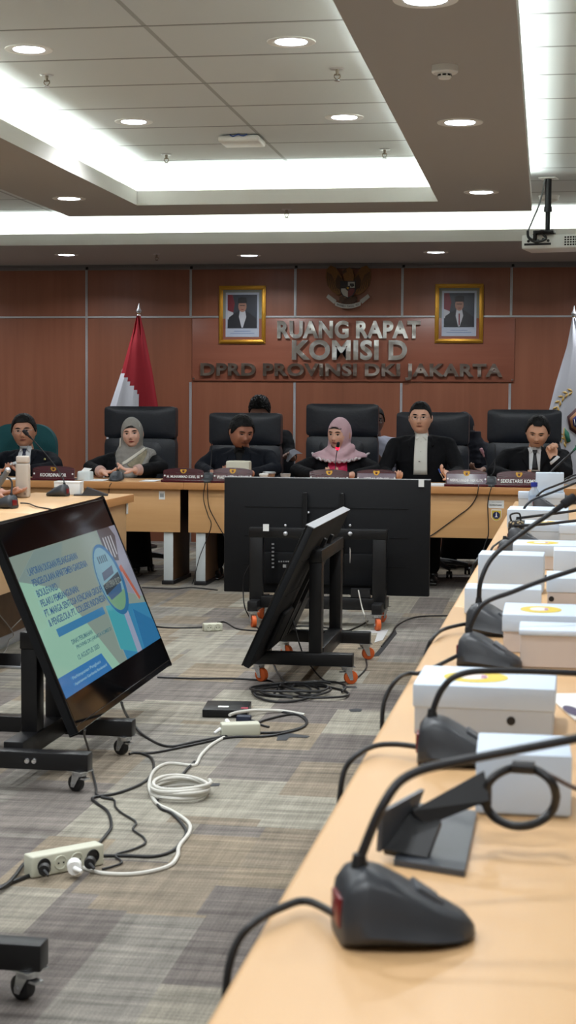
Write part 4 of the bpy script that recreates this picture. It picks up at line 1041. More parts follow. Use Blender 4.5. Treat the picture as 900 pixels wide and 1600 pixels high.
# man at the left side desk, only his hand reaches into the picture
c_ = at(14, 768, z=.79); yy = c_.y
q1 = at(50, 772, z=.775)
def loc2(v): v = Vector(v)-Vector((-3.62, yy+.1, 0)); return Matrix.Rotation(-PI/2, 3, 'Z') @ v
w1 = loc2(Vector((c_.x-.10, c_.y, .785))); w2 = loc2(Vector((q1.x-.19, q1.y+.0, .78)))
person('man at the left side desk, only his hands on the desk in view', -3.62, yy+.1, (0, -.02, 1.24), rz=PI/2, skin=(176, 130, 110), shz=1.06,
    arms={-1: dict(e=(w1.x-.12, w1.y+.24, .86) , w=tuple(w1), d=(.1, -1, 0), p=DOWN, s=-1, c=.7), 1: dict(e=(w2.x+.12, w2.y+.24, .86), w=tuple(w2), d=(0, -1, 0), p=DOWN, s=1, c=.7)}, vee=(.045, 1.12, .9, .02), shirt=WHITE_SHIRT)
plain_chair(-3.84, yy+.1, 'plain chair outside the picture at the left side desk'); [o_ for o_ in COL.objects if o_.name.startswith('stacking_chair')][-1].rotation_euler.z = PI/2

# ------------------------------------------------------------------ on the rear wall
def wp(px, py, y=YW): return at(px, py, y=y)
a = wp(301, 498); b = wp(803, 597)
sg = thing('wall_sign', 'wood panel with chrome letters RUANG RAPAT KOMISI D on the rear wall', 'sign', ((a.x+b.x)/2, YW, (a.z+b.z)/2))
w2, h2 = (b.x-a.x)/2, (a.z-b.z)/2
MB().box(-w2, w2, -.014, 0, -h2, h2, .002).build('backing_panel', M_BOARD, sg)
m = MB()
for sx in (-1, 1): m.cyl((sx*(w2-.015), -.014, -h2+.02), (sx*(w2-.015), -.022, -h2+.02), .008, n=12)
m.build('screw', M_CHROME, sg)
def wavy(m_, sc=7, st=.9, dist=.03):
    nt = m_.node_tree; tc = nt.nodes.new('ShaderNodeTexCoord'); nz = nt.nodes.new('ShaderNodeTexNoise'); nz.inputs['Scale'].default_value = sc; nz.inputs['Detail'].default_value = 1
    bp = nt.nodes.new('ShaderNodeBump'); bp.inputs['Strength'].default_value = st; bp.inputs['Distance'].default_value = dist
    nt.links.new(tc.outputs['Object'], nz.inputs['Vector']); nt.links.new(nz.outputs['Fac'], bp.inputs['Height']); nt.links.new(bp.outputs['Normal'], nt.nodes['Principled BSDF'].inputs['Normal']); return m_
M_LETTER = wavy(mat('polished_letter_steel', (240, 240, 242), .2, 1.0), 6, .45); M_LETTERM = wavy(mat('dark_reflection_steel', (176, 164, 160), .2, 1.0), 7, .4)  # bottom row is the same steel, its darker reflection put into the colour
def letters(txt, px0, px1, py0, py1, mt, boldness):
    """one row of raised letters, each letter a part of the sign"""
    A, B = wp(px0, py0, YW-.04), wp(px1, py1, YW-.04); W_, H_ = B.x-A.x, A.z-B.z
    c = bpy.data.curves.new('t', 'FONT'); c.body = txt; c.size = 1; c.offset = boldness; c.resolution_u = 4; c.space_character = 1.08; c.space_word = .8
    o_ = link(bpy.data.objects.new('t', c)); dg = bpy.context.evaluated_depsgraph_get(); dg.update()
    me = bpy.data.meshes.new_from_object(o_.evaluated_get(dg)); bpy.data.objects.remove(o_)
    xs_ = [v.co.x for v in me.vertices]; ys_ = [v.co.y for v in me.vertices]; x0, x1, y0, y1 = min(xs_), max(xs_), min(ys_), max(ys_)
    bm = bmesh.new(); bm.from_mesh(me); left = set(bm.verts); out = []
    while left:
        st = [left.pop()]; comp = set(st)
        while st:
            v = st.pop()
            for e_ in v.link_edges:
                q_ = e_.other_vert(v)
                if q_ in left: left.discard(q_); comp.add(q_); st.append(q_)
        out.append(comp)
    for comp in out:
        idx = {v: i for i, v in enumerate(comp)}
        P = [Vector((A.x+(v.co.x-x0)/(x1-x0)*W_-sg.location.x, -.040, B.z+(v.co.y-y0)/(y1-y0)*H_-sg.location.z)) for v in comp]
        F = {f for v in comp for f in v.link_faces}
        b2 = bmesh.new(); V = [b2.verts.new(p_) for p_ in P]
        for f in F: b2.faces.new([V[idx[v]] for v in f.verts])
        bmesh.ops.recalc_face_normals(b2, faces=b2.faces)
        for f in b2.faces:
            if f.normal.y > 0: f.normal_flip()
        r_ = bmesh.ops.extrude_face_region(b2, geom=b2.faces[:])
        for v in [g_ for g_ in r_['geom'] if isinstance(g_, bmesh.types.BMVert)]: v.co.y = -.0141
        bmesh.ops.recalc_face_normals(b2, faces=b2.faces)
        nm = bpy.data.meshes.new('letter'); b2.to_mesh(nm); b2.free(); nm.materials.append(mt)
        l = link(bpy.data.objects.new('letter', nm)); l.parent = sg
    bm.free()
letters('RUANG RAPAT', 433, 657, 501, 529, M_LETTER, .042)
letters('KOMISI D', 456, 636, 531, 563, M_LETTER, .04)
letters('DPRD PROVINSI DKI JAKARTA', 313, 785, 567, 595, M_LETTERM, .038)

def portrait(px0, py0, px1, py1, label, coat, kerchief):
    a, b = wp(px0, py0, YW-.03), wp(px1, py1, YW-.03); w_, h_ = (b.x-a.x)/2, (a.z-b.z)/2
    t = thing('framed_portrait', label, 'picture', ((a.x+b.x)/2, YW, (a.z+b.z)/2)); f = .038
    m = MB()
    for k, (d0, d1, y_) in enumerate(((0, .014, -.030), (.011, .028, -.042), (.026, f, -.026))):
        for x0, x1, z0, z1 in ((-w_+d0, w_-d0, h_-d1, h_-d0), (-w_+d0, w_-d0, -h_+d0, -h_+d1), (-w_+d0, -w_+d1, -h_+d1, h_-d1), (w_-d1, w_-d0, -h_+d1, h_-d1)): m.box(x0, x1, y_, 0, z0, z1, .004)
    m.build('gilt_frame', M_GOLD, t)
    MB().box(-w_+f, w_-f, -.012, -.004, -h_+f, h_-f).build('mat_board', mat('grey_green_mat', (140, 142, 132), .8), t)
    pw, ph = w_-f-.026, h_-f-.026
    p_ = MB().box(-pw, pw, -.016, -.012, -ph, ph).build('photo', mat('photo_paper', (176, 184, 200), .4), t)
    def fl(name, pts, y_, mt): return MB().prism([(x*pw, y_, z*ph) for x, z in pts], (0, .0012, 0)).build(name, mt, p_, smooth=False)
    fl('photo_background', [(-.88, -.60), (.88, -.60), (.88, .90), (-.88, .90)], -.0175, mat('photo_dark', (52, 57, 68), .4))
    fl('photo_flag', [(-.88, .2), (-.55, .1), (-.45, .5), (-.6, .9), (-.88, .9)], -.0188, mat('photo_red', (120, 34, 46), .4))
    fl('photo_flag_white', [(-.88, -.2), (-.5, -.25), (-.55, .1), (-.88, .2)], -.0188, mat('photo_white', (190, 192, 200), .4))
    fl('photo_suit', [(-.88, -.60), (.88, -.60), (.84, -.16), (.40, .10), (.12, .18), (-.12, .18), (-.40, .10), (-.80, -.12)], -.0200, mat('photo_suit_'+coat, (30, 32, 40), .4))
    fl('photo_shirt', [(-.15, .18), (.17, .18), (.24, -.1), (.04, -.58), (-.04, -.58), (-.2, -.1)], -.0212, mat('photo_white', (190, 192, 200), .4))
    if kerchief: fl('photo_tie', [(-.03, .0), (.05, .0), (.05, -.5), (-.02, -.55)], -.0224, mat('photo_red', (120, 34, 46), .4))
    fl('photo_face', [(.01+.25*math.cos(q), .38+.26*math.sin(q)) for q in [2*PI*k/20 for k in range(20)]], -.0226, mat('photo_skin', (160, 116, 98), .4))
    fl('photo_cap', [(-.26, .52), (.28, .52), (.27, .74), (.02, .80), (-.25, .74)], -.0238, mat('photo_black', (20, 20, 24), .4))
    fl('photo_eyes', [(-.15, .40), (.16, .40), (.16, .43), (-.15, .43)], -.0240, mat('photo_black', (20, 20, 24), .4))
    fl('photo_mouth', [(-.08, .25), (.10, .25), (.07, .22), (-.05, .22)], -.0240, mat('photo_red', (120, 34, 46), .4))
    for z_, ww in ((-.74, .62), (-.84, .9)): fl('caption_line', [(-ww*.8, z_-.012), (ww*.8, z_-.012), (ww*.8, z_+.012), (-ww*.8, z_+.012)], -.0172, mat('caption_blue', (110, 130, 170), .5))
    MB().box(-w_+f, w_-f, -.0262, -.0252, -h_+f, h_-f).build('glass', mat('picture_glass', (120, 120, 120), .05, alpha=.03, spec=.3), t)
portrait(342, 446.5, 414.5, 537, 'gilt framed portrait of a man in a black cap, left of the chrome letters', 'a', False)
portrait(680, 443.5, 754.5, 536, 'gilt framed portrait of a man with cap and tie, right of the chrome letters', 'b', True)

# state emblem: eagle with shield and banner
c_ = wp(545, 452); t = thing('eagle_emblem', 'carved eagle emblem with a shield and white banner under the ceiling track', 'emblem', (c_.x, YW, c_.z)); S_ = (wp(580, 452).x-wp(510, 452).x)/70  # metres per photo pixel
M_EMB = mat('dull_bronze', (120, 82, 40), .6, .2, bump=.8, bs=70, var=.3); M_EMBD = mat('dark_bronze', (72, 48, 30), .6, .2, bump=.6, bs=60)
def ep(pts, y0, d, name, mt, par=t): return MB().prism([(x*S_, y0, -y_*S_) for x, y_ in pts], (0, d, 0)).build(name, mt, par, smooth=False)
for s in (-1, 1):
    ep([(s*x, y_) for x, y_ in ((9, -17), (20, -33), (28, -36), (34, -30), (35, -18), (32, -5), (25, 4), (17, 9), (11, 8), (13, -2))], -.05, .035, 'wing', M_EMB)
    ep([(s*x, y_) for x, y_ in ((8, -14), (16, -22), (20, -12), (18, -2), (12, 2), (9, 0))], -.056, .01, 'wing_covert', M_EMBD)
    for k in range(5): ep([(s*(14+k*4.2), 6-k*2.6), (s*(15+k*4.2), 6-k*2.6), (s*(27+k*1.6), -22-k*1), (s*(26+k*1.6), -22-k*1)], -.0525, .004, 'feather_groove', M_EMBD)
    ep([(s*x, y_) for x, y_ in ((5, 9), (13, 12), (14, 19), (8, 21), (4, 14))], -.05, .03, 'leg_thigh', M_EMBD)
ep([(-6, -10), (-7, -22), (-4, -30), (2, -33), (7, -29), (9, -20), (8, -8), (10, 4), (5, 14), (-5, 14), (-10, 4)], -.06, .045, 'body', M_EMB)
ep([(-9, -27), (-4, -31), (-2, -26), (-8, -23)], -.066, .02, 'beak', M_EMBD)
ep([(-7, 12), (7, 12), (11, 22), (6, 25), (-6, 25), (-11, 22)], -.045, .03, 'tail', M_EMBD)
M_EW = mat('emblem_white', (172, 168, 158), .6); M_EB = mat('emblem_black', (22, 20, 24), .5); M_ER = mat('emblem_red', (96, 26, 28), .5)
ep([(-12, -12), (12, -12), (12, 4), (8, 11), (0, 15), (-8, 11), (-12, 4)], -.070, .012, 'shield', M_EB)
ep([(0, -10.5), (10.5, -10.5), (10.5, -1.5), (0, -1.5)], -.0715, .003, 'shield_quarter_white', M_EW); ep([(3, -8), (9, -8), (10, -4), (6, -2.5), (3, -5)], -.073, .003, 'bull_head', M_EB)
ep([(-10.5, -.5), (0, -.5), (0, 13.2), (-7, 10), (-10.5, 4)], -.0715, .003, 'shield_quarter_white', M_EW)
ep([(0, -.5), (10.5, -.5), (10.5, 4), (7, 10), (0, 13.2)], -.0715, .003, 'shield_quarter_dark', M_ER)
star = [(2.4*(1 if k % 2 == 0 else .45)*math.sin(k*PI/5), -1-2.4*(1 if k % 2 == 0 else .45)*math.cos(k*PI/5)) for k in range(10)]
ep([(-3.4, -4.4), (3.4, -4.4), (3.4, 1), (0, 3.6), (-3.4, 1)], -.0735, .003, 'centre_shield', M_EB); ep(star, -.0750, .003, 'star', M_GOLD)
def band(x0, x1, n=12): return [(x0+(x1-x0)*k/n) for k in range(n+1)]
bc = lambda x: 27-.012*x*x
ep([(x, bc(x)-3.2) for x in band(-20, 20)]+[(x, bc(x)+3.2) for x in band(20, -20)], -.062, .012, 'banner', M_EW)
for s in (-1, 1): ep([(s*18, 17.5), (s*31, 8), (s*34, 13), (s*22, 23)], -.052, .012, 'banner_end', M_EW)
for k, ch in enumerate('BHINNEKA TUNGGAL IKA'):
    if ch == ' ': continue
    x = -16+32*k/19; a_ = math.atan(-.024*x*-1)
    text_obj('motto_letter', ch, .016, M_EB, t, Matrix.Translation((x*S_, -.0635, -bc(x)*S_)) @ Matrix.Rotation(-math.atan(-.024*x)*-1, 4, 'Y') @ FRONT, ext=.0005, height=3.0*S_, width=(1.5 if ch != 'I' else .4)*S_)

# flags on poles
def flag(label, px_top, py_top, Y, prof, bands, stand_h=True):
    tp = at(px_top, py_top, y=Y); t = thing('furled_flag', label, 'flag', (tp.x, Y, 0))
    m = MB(); m.cyl((0, 0, .06), (0, 0, tp.z-.06), .014); m.build('flag_pole', mat('pole_brass', (150, 120, 70), .3, .8), t)
    m = MB(); m.lathe([(.0001, 0), (.17, 0), (.17, .02), (.05, .05), (.03, .08), (.0001, .08)]); m.build('stand_base', M_BLACK, t)
    m = MB(); m.lathe([(.0001, tp.z-.10), (.018, tp.z-.09), (.012, tp.z-.07), (.026, tp.z-.045), (.012, tp.z-.02), (.004, tp.z+.015), (.0001, tp.z+.03)]); m.build('finial', M_ALU, t)
    return t, tp
def drape(t, tp, Y, rows, name, mt, nf=7, depth=.055, n=72, seed=0, pick=None):
    """rows: (py, px_left, px_right) outline from the top; a pleated cloth hanging from the pole; pick(px, py) gives the material index"""
    m = MB(); R = []; loops = []
    steps = 46; py0, py1 = rows[0][0], rows[-1][0]
    for j in range(steps+1):
        py = py0+(py1-py0)*j/steps
        for (ya, la, ra), (yb, lb, rb_) in zip(rows, rows[1:]):
            if ya <= py <= yb: k = (py-ya)/(yb-ya); l, r_ = la+(lb-la)*k, ra+(rb_-ra)*k; break
        A, B = at(l, py, y=Y), at(r_, py, y=Y); cx = (A.x+B.x)/2-tp.x; hw_ = (B.x-A.x)/2; dp = min(depth, .012+hw_*.5); ring = []
        for i in range(n):
            a = 2*PI*i/n; f = 1+.16*math.sin(a*nf+seed+py*.006)*min(1, hw_/.08); ring.append(Vector((cx+hw_*math.cos(a)*(1 if abs(math.cos(a)) > .97 else min(1, f)), dp*math.sin(a)*f-.012*math.sin(a*nf*1.0+seed), A.z)))
        R.append(ring)
    m.loft(R); me = m.mesh(name, True, 80); o_ = link(bpy.data.objects.new(name, me)); o_.parent = t
    for x in (mt if isinstance(mt, list) else [mt]): me.materials.append(x)
    return o_, me
M_RED = mat('flag_red', (150, 12, 32), .75, bump=.3, bs=90); M_FW = mat('flag_white', (206, 208, 218), .8, bump=.3, bs=90)
t, tp = flag('red and white flag furled on its pole by the left wall strip', 217, 478, 14.3, None, None)
o_, me = drape(t, tp, 14.3, [(493, 214, 219), (520, 207, 226), (580, 190, 238), (640, 170, 248), (760, 160, 250), (790, 165, 248)], 'flag_cloth', [M_RED, M_FW])
E1 = [at(189.5, 579, y=14.3), at(218, 615, y=14.3), at(220, 640, y=14.3), at(222, 790, y=14.3)]
for p_ in me.polygons:
    c_ = p_.center; x, z = c_.x+tp.x, c_.z
    # the white half hangs in front, its border running down and to the right
    if c_.y < .02 and z < E1[0].z:
        k = [(E1[i], E1[i+1]) for i in range(3) if E1[i+1].z <= z <= E1[i].z]
        if k:
            A, B = k[0]; xb = A.x+(B.x-A.x)*(A.z-z)/(A.z-B.z)
            if x < xb: p_.material_index = 1
t, tp = flag('white council flag with a gold wreath and shield at the right edge', 897, 482, 14.2, None, None)
o_, me = drape(t, tp, 14.2, [(497, 894, 900), (540, 886, 918), (600, 868, 936), (660, 853, 950), (760, 846, 958), (800, 850, 955)], 'flag_cloth', M_FW, 5)
fb = bvh_of(me); M_WR = mat('wreath_gold', (206, 168, 92), .7)
def fp(px, py): c_ = at(px, py, y=14.12); return (c_.x-tp.x, c_.z)
for k in range(11):   # wreath of rice grains arching over the shield
    a = PI*(.55+.075*k); cx, cy = 900+32*math.cos(a), 655-44*math.sin(a)*1.0
    ang = a+PI/2
    for s in (-.6, .6):
        dx, dy = math.cos(ang+s), -math.sin(ang+s); poly_patch([fp(cx, cy), fp(cx+dx*5-dy*2, cy+dy*5+dx*2), fp(cx+dx*10, cy+dy*10), fp(cx+dx*5+dy*2, cy+dy*5-dx*2)], fb, Matrix(), .003, M_WR, 'wreath_leaf', t, cuts=1)
for pts, mt, nm, of in (([(886, 651), (904, 634), (922, 651), (918, 672), (904, 682), (890, 671)], mat('shield_maroon', (74, 36, 40), .6), 'shield_border', .004), ([(890, 653), (904, 640), (918, 653), (915, 669), (904, 676), (893, 668)], mat('shield_gold', (170, 120, 80), .6), 'shield_ring', .006),
        ([(895, 654), (904, 646), (914, 654), (912, 666), (904, 671), (896, 665)], mat('shield_blue', (26, 34, 110), .6), 'shield_field', .008), ([(897, 654), (900, 664), (898, 665)], M_WHITE, 'shield_monument', .010), ([(882, 668), (889, 676), (892, 690), (886, 692), (882, 680)], mat('teal_leaf', (40, 110, 90), .7), 'green_ribbon', .005),
        ([(881, 668), (886, 672), (889, 690), (884, 694), (880, 682)], M_WR, 'wreath_leaf', .004)):
    poly_patch([fp(*q_) for q_ in pts], fb, Matrix(), of, mt, nm, t, cuts=1)

# ------------------------------------------------------------------ on the head desk
DZ = .751
M_BAR = mat('base_red_wood', (74, 16, 28), .25, coat=.5)
def nameplate(px0, px1, ptop, label, txt, glare=False, y=DY+.045):
    a, b = at(px0, 750, y=y), at(px1, 750, y=y); w_ = (b.x-a.x)/2; h_ = at(px0, ptop, y=y).z-DZ
    t = thing('nameplate', label, 'nameplate', ((a.x+b.x)/2, y, DZ))
    MB().box(-w_-.012, w_+.012, -.03, .05, 0, .018, .003).build('base', M_BAR, t)
    Mt = Matrix.Translation((0, -.008, .016)) @ Matrix.Rotation(math.radians(-12), 4, 'X'); hh = h_-.016
    out = [(-w_, 0, 0), (w_, 0, 0), (w_, 0, hh*.74)]+[(w_*math.cos(q_), 0, hh*.74+hh*.26*math.sin(q_)) for q_ in [PI*k/16 for k in range(1, 16)]]+[(-w_, 0, hh*.74)]
    pl = MB().prism(out, (0, .012, 0), Mt).bevel(.002).build('plate', M_ROSE, t)
    if glare: MB().box(-w_*.96, w_*.96, -.0016, -.0002, .004, hh*.70, .0005, 1, Mt).build('glare_panel', mat('lavender_glare_panel', (120, 100, 130), .06, spec=1.0, ior=2.6, coat=1.0), t, label='added panel imitating glare on the plate')  # added panel: lavender glare of the plate put into its colour and gloss
    face = Mt @ Matrix.Translation((0, -.0022 if glare else -.0008, 0)) @ FRONT
    if txt: text_obj('plate_text', txt, .03, M_WHITE, t, face @ Matrix.Translation((.0, hh*.27, 0)), ext=.0012, off=.0005, width=w_*1.62 if len(txt) > 12 else w_*1.25, height=.026 if len(txt) < 20 else .022)
    m = MB()
    for s in (-1, 1):
        for k in range(1): m.lathe([(.0001, .003), (.006, .002), (.007, 0)], (0, 0, 0), 10, face @ Matrix.Translation((s*w_*.92, hh*.36, 0)))
    m.build('screw_cap', M_WHITE, t)
    m = MB(); m.prism([(-.024, hh*.78, 0), (-.020, hh*.90, 0), (0, hh*.86, 0), (.020, hh*.90, 0), (.024, hh*.78, 0), (.014, hh*.60, 0), (0, hh*.55, 0), (-.014, hh*.60, 0)], (0, 0, .002), face); em = m.build('gold_crest', M_GOLD, t)
    m = MB(); m.prism([(-.009, hh*.80, .002), (.009, hh*.80, .002), (.007, hh*.66, .002), (0, hh*.62, .002), (-.007, hh*.66, .002)], (0, 0, .001), face); m.build('crest_shield', M_BAR, em)
    return t
nameplate(51, 116, 727, 'red wood nameplate reading KOORDINATOR', 'KOORDINATOR')
nameplate(255, 318, 730.5, 'red wood nameplate standing over the desk joint, left of the thin upright microphone', 'H. MUHAMMAD IDRIS, SE')
nameplate(333, 394, 730, 'red wood nameplate in front of the man in all black, cut by the monitor', 'WAKIL KETUA KOMISI')
nameplate(483.5, 545, 732.5, 'red wood nameplate in front of the woman in pink, mostly behind the monitor', 'Hj. YUKE YURIKE, ST, M.Si')
nameplate(557, 619, 732.5, 'shiny nameplate beside the hidden papers, right of the pink headscarf woman', 'KETUA KOMISI', True)
nameplate(697, 761, 733, 'red nameplate with glare by the hand holding the blue pen', 'HASIN MUHAMAD BIN SALIM ALATAS', True)
nameplate(776, 846, 735, 'red wood nameplate reading SEKRETARIS KOMISI', 'SEKRETARIS KOMISI')

M_MIC = mat('mic_dark_grey', (48, 51, 56), .42, bump=.1); M_MICH = mat('mic_mid_grey', (74, 77, 82), .35); M_GN = mat('gooseneck', (30, 31, 35), .45, .2)  # the middle grey is the paler plastic of the talk button
M_FOAM = mat('mic_foam', (26, 26, 30), .95, bump=1, bs=300); M_REDLED = mat('red_ring_led', (200, 20, 40), .3, emit=(255, 30, 60), es=2.5)
M_REDP = mat('dull_red_plastic', (110, 20, 26), .3)
def mic_base(t, k=1.0, led=False):
    """delegate unit: low body with a raised sloping back; front towards +X, local"""
    m = MB(); prof = [(-.060, 0, .052), (-.050, .004, .066), (-.030, .0, .068), (.0, 0, .050), (.050, 0, .030), (.092, 0, .020), (.100, 0, .010)]
    R = []
    for x, _, h_, w_ in [(-.050, 0, .030, .036), (-.047, 0, .058, .044), (-.038, 0, .070, .050), (-.024, 0, .074, .053), (-.004, 0, .068, .056), (.018, 0, .056, .057), (.042, 0, .041, .054), (.064, 0, .030, .045), (.080, 0, .021, .030), (.087, 0, .012, .014)]:
        ring = []
        for q_ in range(16):
            a = 2*PI*q_/16; y_ = w_*math.copysign(abs(math.cos(a))**.6, math.cos(a)); z_ = h_*(.5+.5*math.copysign(abs(math.sin(a))**.55, math.sin(a)))
            if z_ > h_*.5: y_ *= .80
            ring.append(Vector((x, y_, max(z_, 0)))*k)
        R.append(ring)
    m.loft(R); b_ = m.build('mic_body', M_MIC, t, ang=60)
    m = MB(); m.box(-.016*k, .016*k, -.018*k, .018*k, -.003*k, .003*k, .002, M=Matrix.Translation((.040*k, 0, .0435*k)) @ Matrix.Rotation(.60, 4, 'Y')); m.build('talk_button', M_MICH if not led else M_REDLED, b_)
    m = MB(); m.box(-.0525*k, -.047*k, -.020*k, .020*k, .016*k, .046*k, .002); m.build('red_back_panel', M_REDP, b_)
    MB().cyl((-.028*k, 0, .066*k), (-.028*k, 0, .084*k), .0095*k, .0065*k).build('neck_socket', M_BLACK, t)
    return b_
def mic(label, x, y, rz, pts, k=1.0, led=False, foam=True, foamc=None, group=None, r=.0042, z=DZ):
    """pts: gooseneck points in world space, starting at the socket"""
    t = thing('conference_microphone', label, 'microphone', (x, y, z), rz, group); mic_base(t, k, led)
    Rm_ = Matrix.Rotation(-rz, 3, 'Z'); L = [Rm_ @ (Vector(p_)-Vector((x, y, z))) for p_ in pts]
    L = [Vector((-.028*k, 0, .078*k))]+[q_ for i_, q_ in enumerate(L) if q_.z > .105*k or i_ > 1]
    MB().tube(L, r, 10, 8).build('gooseneck', M_GN, t)
    d = (L[-1]-L[-2]).normalized()
    if foam:
        m = MB(); m.cyl(L[-1]-d*.01, L[-1]+d*.03, .0065, .008, 14); m.cyl(L[-1]+d*.022, L[-1]+d*.062, .0125, .0115, 16); m.bevel(.004, 2); m.build('mic_head', foamc or M_FOAM, t)
        if led: MB().cyl(L[-1]+d*.006, L[-1]+d*.024, .0135, n=18).build('led_ring', M_REDLED, t)
    return t
def hmic(label, pxb, pyb, neck, Yb=DY+.10, rz=-PI/2, **kw):
    b_ = at(pxb, pyb, y=Yb); return mic(label, b_.x, Yb, rz, [at(px, py, y=yy) for px, py, yy in neck], **kw)
hmic('dark microphone base in front of the woman in the grey headscarf', 182, 752, [(181, 735, DY+.2), (180, 715, DY+.22), (179, 706, DY+.20)], r=.0032, foam=False)
hmic('thin upright microphone between the second and third nameplates', 325, 750, [(329, 730, DY+.15), (330.5, 708, DY+.17), (330.5, 688, DY+.17)], r=.0032, foam=False)
hmic('microphone with a glowing red ring before the woman in pink', 523, 752, [(524, 735, DY+.2), (525, 716, DY+.21), (527, 703, DY+.18)], r=.003, led=True)
hmic('thin upright microphone right of the plate with glare', 767, 752, [(772, 735, DY+.15), (773.5, 715, DY+.17), (773.5, 694, DY+.16)], r=.0032, foam=False)
hmic('short bent microphone with a pinkish tip behind the plate with glare', 752, 750, [(760, 735, DY+.25), (760, 722, DY+.26), (756, 712, DY+.24)], r=.003, foamc=mat('pink_mic_tip', (150, 110, 120), .5), Yb=DY+.22)

def cup(px, py, y, label, h=.07, r=.035, col=(220, 218, 214), lid=None):
    c_ = at(px, py, y=y); t = thing('paper_cup', label, 'cup', (c_.x, y, DZ))
    MB().lathe([(.0001, 0), (r*.72, 0), (r, h), (r*1.06, h+.003), (r*.93, h), (r*.68, .005), (.0001, .005)]).build('cup_body', mat('cup_%d_%d_%d' % col, col, .5), t)
    if lid: MB().lathe([(r*1.08, h-.004), (r*1.08, h+.006), (r*.9, h+.010), (.0001, h+.010)]).build('lid', lid, t)
cup(412, 746, DY+.12, 'white cup with a lid beside the nameplate of the man in all black', .06, .032, lid=M_WHITE)
cup(420.5, 747, DY+.2, 'brown topped cup in front of the reader in black', .07, .045, (150, 118, 96), lid=M_ALU)
cup(446, 747, DY+.2, 'pale grey cup beside the brown topped cup', .065, .038, (170, 172, 176))
c_ = at(133, 747, y=DY+.12); t = thing('tissue_pack', 'crumpled white tissue pack between the coordinator plate and a microphone', 'tissue', (c_.x, DY+.12, DZ))
m = MB(); m.box(-.052, .052, -.04, .04, 0, .072, .014, 3)
for v in m.bm.verts: v.co += Vector((noise.noise(v.co*40), noise.noise(v.co*40+Vector((5, 0, 0))), noise.noise(v.co*40+Vector((0, 9, 0)))))*.008
for v in m.bm.verts: v.co.z = max(0, v.co.z)
m.build('wrapper', mat('tissue_white', (214, 220, 218), .6, bump=.6, bs=80), t); m = MB(); m.prism([(-.03, -.005, .068), (.03, .0, .068), (.05, .01, .088), (-.01, .012, .094)], (0, .006, 0)); m.build('tissue', M_WHITE, t)
c_ = at(373, 735, y=DY+.24); t = thing('paper_bag', 'cream box of tissues before the man in all black', 'box', (c_.x, DY+.24, DZ)); t.name = 'tissue_box'
MB().box(-.088, .088, -.05, .05, 0, .155, .012, 3).build('carton', mat('cream_card', (214, 210, 192), .6), t); MB().box(-.04, .04, -.02, .02, .153, .157).build('opening', mat('cream_shade', (190, 186, 168), .8), t)
def papers(px, py, y, w_, d_, label, rz=0, h=.006):
    c_ = at(px, py, y=y); t = thing('paper_stack', label, 'papers', (c_.x, y, DZ), rz)
    MB().box(-w_/2, w_/2, -d_/2, d_/2, 0, h*.6, .0006, 1).build('lower_sheets', mat('sheet_white', (226, 228, 230), .7), t)
    MB().box(-w_/2+.004, w_/2+.006, -d_/2+.003, d_/2-.004, h*.6, h, .0006, 1, M=Matrix.Rotation(.04, 4, 'Z')).build('top_sheet', mat('sheet_white2', (234, 236, 238), .7), t)
papers(150, 752, DY+.13, .16, .2, 'white papers next to the crumpled tissue pack')
papers(235, 752, DY+.16, .12, .2, 'white papers left of the second nameplate')
papers(684, 752, DY+.14, .14, .22, 'white papers under the hand with the blue pen', .1, .012)
papers(15, 752, DY+.16, .3, .22, 'white papers in front of the man with glasses')
c_ = at(636, 744, y=DY+.15); t = thing('watch_case', 'small dark pouch on the desk in front of the man in the white shirt', 'pouch', (c_.x, DY+.15, DZ)); t.name = 'dark_pouch'
MB().box(-.04, .04, -.03, .03, 0, .032, .012, 3).build('pouch_body', mat('dark_brown_leather', (44, 32, 30), .5), t); MB().box(-.04, .04, -.0305, -.029, .018, .022).build('zip', M_STEEL, t)

# ------------------------------------------------------------------ on the left side desk
def onleft(px, py, z=DZ): return at(px, py, z=z)
b_ = onleft(36, 777); t = thing('drink_tumbler', 'tall square beige tumbler on the left side desk', 'bottle', (b_.x, b_.y, DZ), .1)
MB().box(-.040, .040, -.035, .035, 0, .205, .012, 3).build('bottle_body', mat('beige_bottle', (186, 176, 164), .5), t)
MB().box(-.037, .037, -.033, .033, .206, .250, .010, 3).build('cap', mat('beige_cap', (200, 190, 180), .5), t); MB().box(.012, .026, -.036, -.0345, .016, .03).build('mark', mat('mark_grey', (120, 110, 104), .5), t)
b_ = onleft(94, 775); mic('left desk microphone whose long stem crosses in front of the man with glasses', b_.x, b_.y, PI-.1, [at(97, 745, y=b_.y+.02), at(80, 720, y=b_.y+.0), at(55, 691, y=b_.y-.03), at(47, 683, y=b_.y-.05)], r=.004)
b_ = onleft(11, 794); mic('microphone at the left edge of the picture on the side desk', b_.x, b_.y, PI-.3, [at(21, 768, y=b_.y+.02), at(18, 752, y=b_.y+.02), at(6, 745, y=b_.y), at(-14, 752, y=b_.y)], r=.005)
b_ = onleft(112, 772); t = thing('white_box', 'small white carton behind the microphone on the left side desk', 'box', (b_.x, b_.y-.06, DZ), .05); t.name = 'carton'
MB().box(-.082, .082, -.05, .05, 0, .078, .003).build('carton_body', M_WHITE, t); MB().box(-.083, .083, -.051, .051, .070, .084, .002).build('lid', M_WHITE, t)
b_ = onleft(141, 774); t = thing('phone_stand', 'black folded tablet case on the left side desk', 'tablet case', (b_.x, b_.y, DZ), .25)
MB().box(-.10, .11, -.05, .05, 0, .008, .002).build('tray', M_MIC, t); MB().prism([(-.05, -.05, .008), (.10, -.05, .008), (-.02, -.05, .052)], (0, .10, 0)).build('folded_flap', M_MIC, t)
b_ = onleft(-6, 800); c_ = at(2, 745, y=b_.y)
